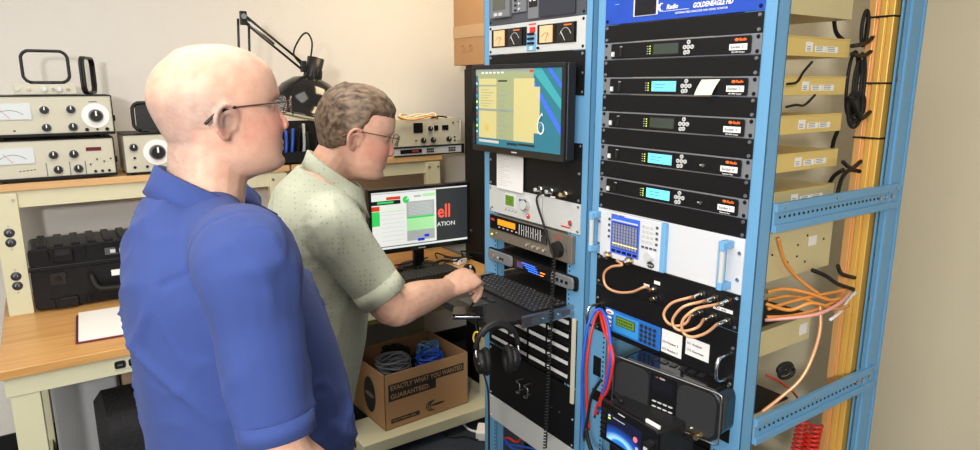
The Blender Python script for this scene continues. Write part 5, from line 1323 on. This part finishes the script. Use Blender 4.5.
def torso_mb(mb, m, rings, grow=0):
    """rings: z, cx, cy, half width, half depth, tilt(lean of ring, radians)"""
    n = 48; K = 60; z0, z1 = rings[0][0], rings[-1][0]; vs = []
    for k in range(K+1):
        z = z0+(z1-z0)*k/K; cx, cy, hw, hd, tl = interp(rings, z); hw += grow; hd += grow
        for i in range(n):
            t = 2*PI*i/n; c, s = math.cos(t), math.sin(t)
            x = hw*math.copysign(abs(c)**.85, c); y = hd*math.copysign(abs(s)**.85, s)
            vs.append((cx+x, cy+y*math.cos(tl), z+y*math.sin(tl)))
    fs = [(k*n+i, k*n+(i+1) % n, (k+1)*n+(i+1) % n, (k+1)*n+i) for k in range(K) for i in range(n)]+[tuple(range(n))[::-1], tuple(K*n+i for i in range(n))]
    mb.add(vs, fs, m)
def frame_from(p, d, up):
    d = V(d).normalized(); up = V(up); x = d.cross(up).normalized(); z = x.cross(d)
    return Matrix(((x.x, d.x, z.x, p.x), (x.y, d.y, z.y, p.y), (x.z, d.z, z.z, p.z), (0, 0, 0, 1)))
def open_tube_skirt(rings_pts, m, name, parent, thick=.003):
    n = len(rings_pts[0]); vs = [p for r in rings_pts for p in r]
    b = MB(); b.add(vs, [(k*n+i, k*n+(i+1) % n, (k+1)*n+(i+1) % n, (k+1)*n+i) for k in range(len(rings_pts)-1) for i in range(n)], m, True)
    o = b.build(name, parent); md = o.modifiers.new('s', 'SOLIDIFY'); md.thickness = thick; md.offset = 1; return o
def glasses(parent, M, rim_m, tip_m, zg=.006):
    def T(p): return M @ V(p)
    b = MB()
    for s_ in (-1, 1):
        cx = s_*.034; P = []
        for i in range(20):
            t = 2*PI*i/20; c, s = math.cos(t), math.sin(t)
            x = cx+.0255*math.copysign(abs(c)**.75, c); P.append(T((x, .116-.35*max(0, abs(x)-.03), zg+.0165*math.copysign(abs(s)**.75, s))))
        b.tube(P, .0011, rim_m, n=6, sub=2, closed=True)
        b.tube([T((s_*.0585, .107, zg+.008)), T((s_*.066, .103, zg+.01)), T((s_*.072, .094, zg+.01)), T((s_*.078, .05, zg+.009)), T((s_*.083, .01, zg+.008)), T((s_*.0835, -.002, zg+.006))], .0014, rim_m, n=6, sub=3)
        b.tube([T((s_*.008, .118, zg)), T((s_*.01, .112, zg-.006)), T((s_*.0095, .108, zg-.012))], .0009, rim_m, n=5)
    b.tube([T((-.0085, .117, zg+.004)), T((0, .119, zg+.007)), T((.0085, .117, zg+.004))], .0012, rim_m, n=6)
    g = b.build('glasses', parent)
    for s_ in (-1, 1):
        b = MB(); b.tube([T((s_*.083, .012, zg+.008)), T((s_*.0845, -.004, zg+.006)), T((s_*.086, -.022, zg-.002)), T((s_*.084, -.038, zg-.016))], .0026, tip_m, n=8, sub=4); b.build('temple_tip', g)
        b = MB(); pts = []
        for i in range(20):
            t = 2*PI*i/20; c, s = math.cos(t), math.sin(t); x = s_*.034+.025*math.copysign(abs(c)**.75, c); pts.append(T((x, .1158-.35*max(0, abs(x)-.03), zg+.016*math.copysign(abs(s)**.75, s))))
        b.add(pts, [tuple(range(20))], LENS); b.build('lens', g)
LENS = mat('spectacle_lens', (1, 1, 1), .02, trans=1, alpha=.25)
def eyes(parent, M):
    for s_ in (-1, 1):
        b = MB(); c = V((s_*.031, .0715, .006)); 
        b.ball(M @ c, .0118, mat('eye_white', (.45, .4, .38), .3), 16); b.ball(M @ (c+V((0, .0085, 0))), (.0052, .0052, .0052), mat('iris', (.06, .05, .04), .1), 12); b.build('eye', parent)

SK1 = skin_mat('skin')
def body_colour(Minv, base, ruddy, hair, hairline, zmin):
    def f(co):
        if co.z < zmin: return base
        p = Minv @ co; c = V(base)
        n = noise.noise(p*60)*.5+.5
        # warm cheeks, nose, ears and crown
        w = min(1, gs(p.y-.11, p.z+.03, .03, .03)*1.2+gs(abs(p.x)-.06, p.z+.03, .04, .035)*(1 if p.y > .02 else .4)*.7+(.35 if abs(p.x) > .079 and -.05 < p.z < .04 else 0)+.35*max(0, (p.z-.07)/.05))
        c = c*(1-w)+V(ruddy)*w
        if hair:
            h = hairline(p); h = max(0, min(1, h+(n-.5)*.4*(1 if 0 < h < 1 else 0)))
            if h > 0: n2 = noise.noise(p*220)*.5+.5; c = c*(1-h*.85)+V(hair)*(h*.85)*(.8+.4*n2)
        l = gs(p.x, p.z+.068, .024, .011) if p.y > .085 else 0
        c = c*(1-.5*l)+V((.5, .16, .13))*.5*l
        return (c.x, c.y, c.z)
    return f

def shoes(parent, m, xs, y0):
    for s_, (x, y, rz) in zip((-1, 1), xs):
        b = MB(); n = 24; vv = []
        rings = [(0, .046, -.12, .17), (.022, .048, -.122, .172), (.045, .044, -.118, .155), (.07, .038, -.112, .08), (.1, .036, -.1, .0)]
        for z, hw, yb, yf in rings:
            for i in range(n): t = 2*PI*i/n; c, s = math.cos(t), math.sin(t); vv.append((hw*math.copysign(abs(c)**.8, c), (yf+yb)/2+(yf-yb)/2*math.copysign(abs(s)**.85, s), z))
        b.add(vv, [(k*n+i, k*n+(i+1) % n, (k+1)*n+(i+1) % n, (k+1)*n+i) for k in range(4) for i in range(n)]+[tuple(range(n))[::-1], tuple(4*n+i for i in range(n))], m, True)
        b.transform(Matrix.Translation((x, y-.0, 0)) @ Matrix.Rotation(rz, 4, 'Z')); b.build('shoe', parent)

def wrinkle(seed, amp):
    off = V((seed*7.1, seed*3.3, 0))
    def f(co, n):
        a = noise.noise(V((co.x*6, co.y*6, co.z*3.5))+off)*amp
        for sc, dx, dz, w in ((7, 4, 4.5, 1.0), (11, -6, 6, .7), (16, 3, 9, .35)):
            q = V((co.x*sc*.6+co.z*dx, co.y*sc+co.z*dx*.6, co.z*dz))+off*sc
            r_ = 1-abs(noise.noise(q))*5.0
            msk = max(0, min(1, .5+1.6*noise.noise(co*5+off*2)))
            if r_ > 0: a += r_*r_*amp*w*msk
        return a
    return f

# ================= man 1 : bald man in the navy polo
PHI1 = R_(82)
hc1 = at(220, 114, 1.12)
Mr1 = Matrix.Translation((hc1.x, hc1.y, 0)) @ Matrix.Rotation(PHI1-PI/2, 4, 'Z'); Mi1 = Mr1.inverted()
HZ = hc1.z
MH1 = Matrix.Translation((0, 0, HZ)) @ Matrix.Rotation(R_(5), 4, 'Z') @ Matrix.Rotation(R_(4), 4, 'X') @ Matrix.Diagonal((1, 1, .92, 1))
L1 = lambda x, y, d: Mi1 @ at(x, y, d)
sh_r = L1(246, 272, .965); el_r = L1(280, 447, .97); wr_r = L1(352, 520, 1.05)
sh_l = V((-sh_r.x, sh_r.y, sh_r.z)); el_l = V((-.27, -.02, HZ-.53)); wr_l = V((-.24, .14, HZ-.72))
RI1 = [tuple(q[:2])+(q[2]+.022,)+tuple(q[3:]) for q in [(HZ-.80, 0, -.03, .19, .15, 0), (HZ-.70, 0, -.02, .2, .165, 0), (HZ-.60, 0, -.01, .205, .175, 0), (HZ-.50, 0, -.015, .205, .175, 0), (HZ-.42, 0, -.025, .205, .168, 0), (HZ-.34, 0, -.04, .205, .155, 0), (HZ-.27, 0, -.055, .2, .14, 0), (HZ-.22, 0, -.065, .175, .122, 0), (HZ-.175, 0, -.068, .13, .1, -.15), (HZ-.135, 0, -.062, .08, .078, -.3)]]
b = MB(); head_mb(b, SK1, MH1, jowl=.12)
limb(b, [(0, -.045, HZ-.26), (0, -.038, HZ-.17), (0, -.026, HZ-.09), (0, -.018, HZ-.03)], [.078, .064, .064, .066], SK1)
b.ball((0, .02, HZ-.088), (.042, .045, .028), SK1, 20)
torso_mb(b, SK1, RI1, grow=-.018)
for s_, (S0, E0, W0) in ((1, (sh_r, el_r, wr_r)), (-1, (sh_l, el_l, wr_l))):
    limb(b, [S0-V((s_*.04, 0, 0)), S0, S0*.5+E0*.5, E0, E0*.6+W0*.4, W0], [.055, .056, .05, .043, .043, .031], SK1)
    hand_mb(b, SK1, frame_from(W0, W0-E0, (s_*1, .3, .4)), -1 if s_ > 0 else 1, ((20, 25, 15),)*4)
for s_ in (-1, 1): limb(b, [(s_*.09, -.03, HZ-.75), (s_*.1, -.02, HZ-.95), (s_*.11, 0, .48), (s_*.12, -.02, .3), (s_*.125, -.04, .07)], [.09, .08, .055, .052, .038], SK1)
def hl1(p):
    # band of stubble round the sides and back of the head
    a = (.055-p.z)/.03 if p.y < -.02 else (.05-p.z)/.03
    edge = (.02-p.y)/.03 if p.z > -.02 else (-.035-p.y+p.z*.2)/.02
    return max(0, min(1, a, edge))*.8*(1 if p.z > -.095 else max(0, 1+(p.z+.095)/.02))
me = fuse(b, 'person', .0036, 3, [SK1], color=body_colour(MH1.inverted(), (.64, .39, .29), (.68, .31, .235), (.36, .27, .23), hl1, HZ-.2))
man1 = link(me, 'person'); man1.matrix_world = Mr1
tag(man1, 'person in a navy polo shirt with shaved head and glasses, seen side-on in the foreground', 'person')
eyes(man1, MH1); glasses(man1, MH1, mat('glasses_wire', (.12, .08, .07), .3, .8), BLKPL)
NAVY = fabric('navy_pique', (.025, .05, .20))
b = MB(); torso_mb(b, NAVY, [q for q in RI1 if q[0] < HZ-.17]+[(HZ-.16, 0, -.035, .092, .088, -.35)], grow=.004)
for s_, (S0, E0) in ((1, (sh_r, el_r)), (-1, (sh_l, el_l))):
    hem = S0*.10+E0*.90
    limb(b, [S0-V((s_*.07, 0, -.01)), S0+V((0, 0, .005)), S0*.6+hem*.4, hem], [.078, .077, .064, .052], NAVY); limb(b, [V((s_*.05, -.03, HZ-.175)), V((s_*.12, -.02, HZ-.2)), S0+V((0, 0, .01))], [.05, .062, .07], NAVY)
w1_ = wrinkle(1, .008)
def w1(co, n):
    for s_, S0 in ((1, sh_r), (-1, sh_l)):
        q = co-(S0-V((s_*.035, 0, 0)))
        if q.length < .12 and co.x*s_ > 0:
            d = q.dot(V((s_*1, -.15, -.35)))
            if abs(d) < .012: return w1_(co, n)-.0035*math.exp(-(d/.005)**2)
    return w1_(co, n)
me = fuse(b, 'polo_shirt', .006, 6, [NAVY], disp=w1, smooth_f=.6); shirt1 = link(me, 'polo_shirt', man1)
# sleeve cuffs
for s_, (S0, E0) in ((1, (sh_r, el_r)), (-1, (sh_l, el_l))):
    d = (E0-S0).normalized(); hem = S0*.10+E0*.90; u = d.orthogonal().normalized(); w = d.cross(u)
    ring = lambda c, r_: [c+u*r_*math.cos(2*PI*i/28)+w*r_*math.sin(2*PI*i/28) for i in range(28)]
    open_tube_skirt([ring(hem-d*.02, .0545), ring(hem+d*.008, .054), ring(hem+d*.0082, .042)], NAVY, 'sleeve_cuff', shirt1)
# collar
def collar(parent, m, cb, cf, rt, rl, drop, gap, name='collar', tip=.03):
    """cb, cf: centre back and centre front points of the neckline"""
    cb = V(cb); cf = V(cf); c = (cb+cf)/2; ay = (cf-cb)/2; rx = rt; rows = []; N = 40
    g_ = R_(gap)
    for (fac, dz, out) in ((.93, -.012, 0), (.97, .006, 0), (1.0, .014, 0), (1.05, .012, .002), (1.12, -drop*.45, .008), (1.2, -drop, .012)):
        row = []
        for i in range(N+1):
            t = PI/2+g_+(2*PI-2*g_)*i/N   # starts right of front, goes round the back
            k = abs(math.cos((t-PI/2)/2)); fr = max(0, math.sin(t))**3
            p = c+ay*math.sin(t)*(fac+out*2)+V((rx*math.cos(t)*fac, 0, dz-(tip*fr if dz < 0 and out else 0)))
            if out: p += V((0, math.sin(t)*out*.5, 0))
            row.append(p)
        rows.append(row)
    b = MB(); n = N+1; vs = [p for r_ in rows for p in r_]
    b.add(vs, [(k*n+i, k*n+i+1, (k+1)*n+i+1, (k+1)*n+i) for k in range(len(rows)-1) for i in range(N)], m, True)
    o = b.build(name, parent); md = o.modifiers.new('s', 'SOLIDIFY'); md.thickness = .0035; md.offset = 0; return o
collar(shirt1, NAVY, (0, -.102, HZ-.098), (0, .08, HZ-.195), .083, 0, .038, 12, tip=.045)
TR1 = fabric('dark_trousers', (.03, .035, .05)); b = MB()
b.ball((0, -.03, HZ-.80), (.185, .15, .14), TR1, 24)
for s_ in (-1, 1): limb(b, [(s_*.09, -.03, HZ-.8), (s_*.105, -.02, .7), (s_*.115, 0, .48), (s_*.12, -.015, .3), (s_*.125, -.035, .06)], [.11, .1, .082, .075, .072], TR1)
link(fuse(b, 'trousers', .011, 4, [TR1]), 'trousers', man1)
b = MB(); ring = []
open_tube_skirt([[(.2*math.cos(t), -.03+.16*math.sin(t), z) for t in [2*PI*i/40 for i in range(40)]] for z in (HZ-.745, HZ-.78)], BLKPL, 'belt', man1)
shoes(man1, mat('black_leather', (.015, .013, .012), .35), ((-.125, -.01, R_(6)), (.125, -.01, R_(-6))), 0)

# ================= man 2 : leaning man in the pale green shirt
PHI2 = R_(70)
hc2 = at(357, 134, 1.85); HY = .11
fwd2 = V((math.cos(PHI2), math.sin(PHI2), 0))
o2 = V((hc2.x, hc2.y, 0))-fwd2*HY
Mr2 = Matrix.Translation(o2) @ Matrix.Rotation(PHI2-PI/2, 4, 'Z'); Mi2 = Mr2.inverted(); L2 = lambda x, y, d: Mi2 @ at(x, y, d)
HZ2 = hc2.z
MH2 = Matrix.Translation((0, HY, HZ2)) @ Matrix.Rotation(R_(-2), 4, 'Z') @ Matrix.Rotation(R_(-14), 4, 'X') @ Matrix.Scale(1.0, 4)
sh_r = L2(333, 228, 1.70); el_r = L2(391, 307, 1.76); wr_r = L2(447, 289, 1.93); ht = L2(470, 281, 1.98)
sh_l = V((-.19, -.01, HZ2-.26)); el_l = V((-.25, -.09, HZ2-.5)); wr_l = V((-.26, -.1, HZ2-.76))
z_ = HZ2
RI2 = [(q[0]+.03*max(0, min(1, (q[0]-z_+.55)/.3)),)+tuple(q[1:2])+(q[2]+.02*max(0, min(1, (q[0]-z_+.4)/.2)),)+tuple(q[3:]) for q in [(z_-.80, 0, -.06, .17, .12, 0), (z_-.70, 0, -.055, .18, .135, 0), (z_-.60, 0, -.045, .19, .145, 0), (z_-.50, 0, -.035, .195, .145, 0), (z_-.40, 0, -.03, .2, .14, 0), (z_-.31, 0, -.03, .205, .13, 0), (z_-.24, 0, -.03, .195, .122, -.1), (z_-.19, 0, -.02, .16, .105, -.25), (z_-.15, 0, -.005, .115, .088, -.35), (z_-.12, 0, .01, .078, .07, -.45)]]
b = MB(); head_mb(b, SK1, MH2, jowl=.1)
limb(b, [(0, -.03, z_-.24), (0, 0, z_-.16), (0, .05, z_-.07), (0, .09, z_-.02)], [.08, .066, .063, .06], SK1)
b.ball((0, .09, z_-.095), (.045, .05, .035), SK1, 18)
torso_mb(b, SK1, RI2, grow=-.02)
limb(b, [sh_r-V((.04, 0, 0)), sh_r, sh_r*.5+el_r*.5, el_r, el_r*.6+wr_r*.4, wr_r], [.05, .052, .05, .05, .05, .033], SK1)
hd = (ht-wr_r)
hand_mb(b, SK1, frame_from(wr_r-hd.normalized()*.006, hd+V((0, 0, .012)), (.45, -.1, 1)), -1, ((34, 60, 45), (38, 62, 45), (42, 64, 45), (46, 64, 45)), thumb=60, scale=1.12)
limb(b, [sh_l+V((.04, 0, 0)), sh_l, sh_l*.5+el_l*.5, el_l, el_l*.6+wr_l*.4, wr_l], [.05, .052, .05, .047, .045, .03], SK1)
hand_mb(b, SK1, frame_from(wr_l, wr_l-el_l, (-1, .3, .4)), 1, ((25, 25, 15),)*4)
for s_ in (-1, 1): limb(b, [(s_*.09, -.06, z_-.75), (s_*.1, -.05, .7), (s_*.11, -.02, .46), (s_*.115, -.05, .3), (s_*.12, -.08, .07)], [.09, .08, .055, .05, .038], SK1)
me = fuse(b, 'person', .0036, 3, [SK1], color=body_colour(MH2.inverted(), (.60, .36, .26), (.62, .27, .20), None, None, z_-.15))
man2 = link(me, 'person'); man2.matrix_world = Mr2
tag(man2, 'person with brown grey hair and glasses in a pale green shirt, reaching right'.replace(' reaching right', ' leaning forward'), 'person')
eyes(man2, MH2); glasses(man2, MH2, mat('glasses_wire', (.12, .08, .07), .3, .8), mat('brown_plastic', (.12, .04, .02), .3))
# hair
def hair_mb(mb, m, M):
    N = 72; K = 60; vs = []
    for k in range(K+1):
        u = k/K; z = -.088+.2129*(.5-.5*math.cos(PI*u))
        for i in range(N):
            t = 2*PI*i/N; x, y = head_surface(z, t)
            if y > .03: line = .066+(.01 if abs(x) < .03 else 0)
            elif y > -.005: line = .066-(.03-y)/.035*.085       # temple down to sideburn
            elif y > -.02: line = -.005
            else: line = -.03-.6*(-.02-y)
            h = max(-1, min(1, (z-line)/.01)); sm_ = .5+.5*h
            n = noise.noise(V((x*40+z*15, y*40, z*22)))*.6+noise.noise(V((x*120, y*70, z*60)))*.25
            d = V((x, y+.005, z-.015)).normalized()
            g_ = -.008+sm_*(.0145+.004*n+(.005 if y < -.05 else 0)+(-.003 if y > .05 else 0)+.007*max(0, min(1, (z-.05)/.05)))
            vs.append(M @ (V((x, y, z))+d*g_))
    fs = [(k*N+i, k*N+(i+1) % N, (k+1)*N+(i+1) % N, (k+1)*N+i) for k in range(K) for i in range(N)]+[tuple(range(N))[::-1], tuple(K*N+i for i in range(N))]
    mb.add(vs, fs, m)
hm = bpy.data.materials.new('brown_grey_hair'); hm.use_nodes = True; nt = hm.node_tree; bs = nt.nodes['Principled BSDF']
tc = nt.nodes.new('ShaderNodeTexCoord'); mp = nt.nodes.new('ShaderNodeMapping'); mp.inputs['Scale'].default_value = (140, 30, 60); n = nt.nodes.new('ShaderNodeTexNoise'); n.inputs['Scale'].default_value = 1; n.inputs['Detail'].default_value = 4
rp = nt.nodes.new('ShaderNodeValToRGB'); rp.color_ramp.elements[0].color = (.05, .026, .015, 1); rp.color_ramp.elements[1].color = (.22, .145, .09, 1); rp.color_ramp.elements[0].position = .35; rp.color_ramp.elements[1].position = .68
nt.links.new(tc.outputs['Object'], mp.inputs[0]); nt.links.new(mp.outputs[0], n.inputs['Vector']); nt.links.new(n.outputs['Fac'], rp.inputs[0]); nt.links.new(rp.outputs[0], bs.inputs['Base Color']); bs.inputs['Roughness'].default_value = .55
bp = nt.nodes.new('ShaderNodeBump'); bp.inputs['Strength'].default_value = .8; bp.inputs['Distance'].default_value = .004; nt.links.new(n.outputs['Fac'], bp.inputs['Height']); nt.links.new(bp.outputs[0], bs.inputs['Normal'])
b = MB(); hair_mb(b, hm, MH2); 
def hw(co, n):
    p = MH2.inverted() @ co
    return .0012*noise.noise(V((p.x*60, p.y*40+p.z*30, p.z*60)))+.001*noise.noise(V((p.x*200, p.y*90, p.z*120)))
link(fuse(b, 'hair', .003, 2, [hm], disp=hw), 'hair', man2)
SAGE = fabric('sage_print_cotton', (.46, .48, .37), dots=(.31, .34, .28), dscale=80)
b = MB(); torso_mb(b, SAGE, [q for q in RI2 if q[0] < z_-.13]+[(z_-.12, 0, .02, .085, .08, -.45)], grow=.006)
hem_r = sh_r*.22+el_r*.78; hem_l = sh_l*.2+el_l*.8
limb(b, [sh_r-V((.06, 0, -.015)), sh_r+V((-.005, 0, .0)), sh_r*.45+hem_r*.55, hem_r], [.07, .076, .07, .066], SAGE)
limb(b, [sh_l+V((.06, 0, .015)), sh_l, sh_l*.45+hem_l*.55, hem_l], [.07, .076, .07, .066], SAGE)
me = fuse(b, 'shirt', .006, 6, [SAGE], disp=wrinkle(5, .008), smooth_f=.6); shirt2 = link(me, 'shirt', man2)
collar(shirt2, SAGE, (0, -.022, z_-.058), (0, .115, z_-.165), .078, 0, .034, 12)
for S0, E0, H0 in ((sh_r, el_r, hem_r), (sh_l, el_l, hem_l)):
    d = (E0-S0).normalized(); u = d.orthogonal().normalized(); w = d.cross(u)
    ring = lambda c, r_: [c+u*r_*math.cos(2*PI*i/28)+w*r_*math.sin(2*PI*i/28) for i in range(28)]
    open_tube_skirt([ring(H0-d*.022, .066), ring(H0+d*.02, .068), ring(H0+d*.0202, .05)], SAGE, 'sleeve_hem', shirt2)
b = MB()
TR2 = fabric('khaki_trousers', (.22, .23, .22))
b.ball((0, -.06, z_-.78), (.165, .13, .14), TR2, 24)
for s_ in (-1, 1): limb(b, [(s_*.085, -.06, z_-.78), (s_*.1, -.05, .68), (s_*.11, -.02, .46), (s_*.115, -.045, .3), (s_*.12, -.075, .06)], [.105, .095, .08, .073, .07], TR2)
link(fuse(b, 'trousers', .011, 4, [TR2]), 'trousers', man2)
shoes(man2, mat('brown_leather', (.08, .04, .02), .4), ((-.12, -.05, R_(6)), (.12, -.05, R_(-6))), 0)

# ---------------------------------------------------------------- lights
def area(name, loc, rot, size, power, col=(1, 1, 1), sy=None):
    l = bpy.data.lights.new(name, 'AREA'); l.energy = power; l.color = col; l.size = size
    if sy: l.shape = 'RECTANGLE'; l.size_y = sy
    o = bpy.data.objects.new(name, l); COL.objects.link(o); o.location = loc; o.rotation_euler = rot; return o
area('ceiling_fixture_light', (-1.6, .2, 2.7), (0, 0, 0), 1.8, 30, (1, .96, .9), 1.2)
area('ceiling_fixture_light', (.2, -1.5, 2.7), (0, 0, 0), 1.8, 70, (1, .96, .9), 1.2)
area('ceiling_fixture_light', (-2.6, 1.75, 2.7), (0, 0, 0), .6, 20, (1, .78, .5), .6)
FP = CC+V((0, 0, .35))-CR*.3-V((CF.x, CF.y, 0))*1.3
fl = area('camera_flash', FP, (0, 0, 0), .2, 62, (1, .97, .92))
fl.rotation_euler = (CF+V((0, 0, .02))).to_track_quat('-Z', 'Y').to_euler()
wd = bpy.data.worlds.new('world'); SC.world = wd; wd.use_nodes = True; wd.node_tree.nodes['Background'].inputs[0].default_value = (.9, .92, 1, 1); wd.node_tree.nodes['Background'].inputs[1].default_value = .3
SC.view_settings.view_transform = 'Standard'; SC.view_settings.look = 'None'; SC.view_settings.exposure = .1; SC.view_settings.gamma = 1
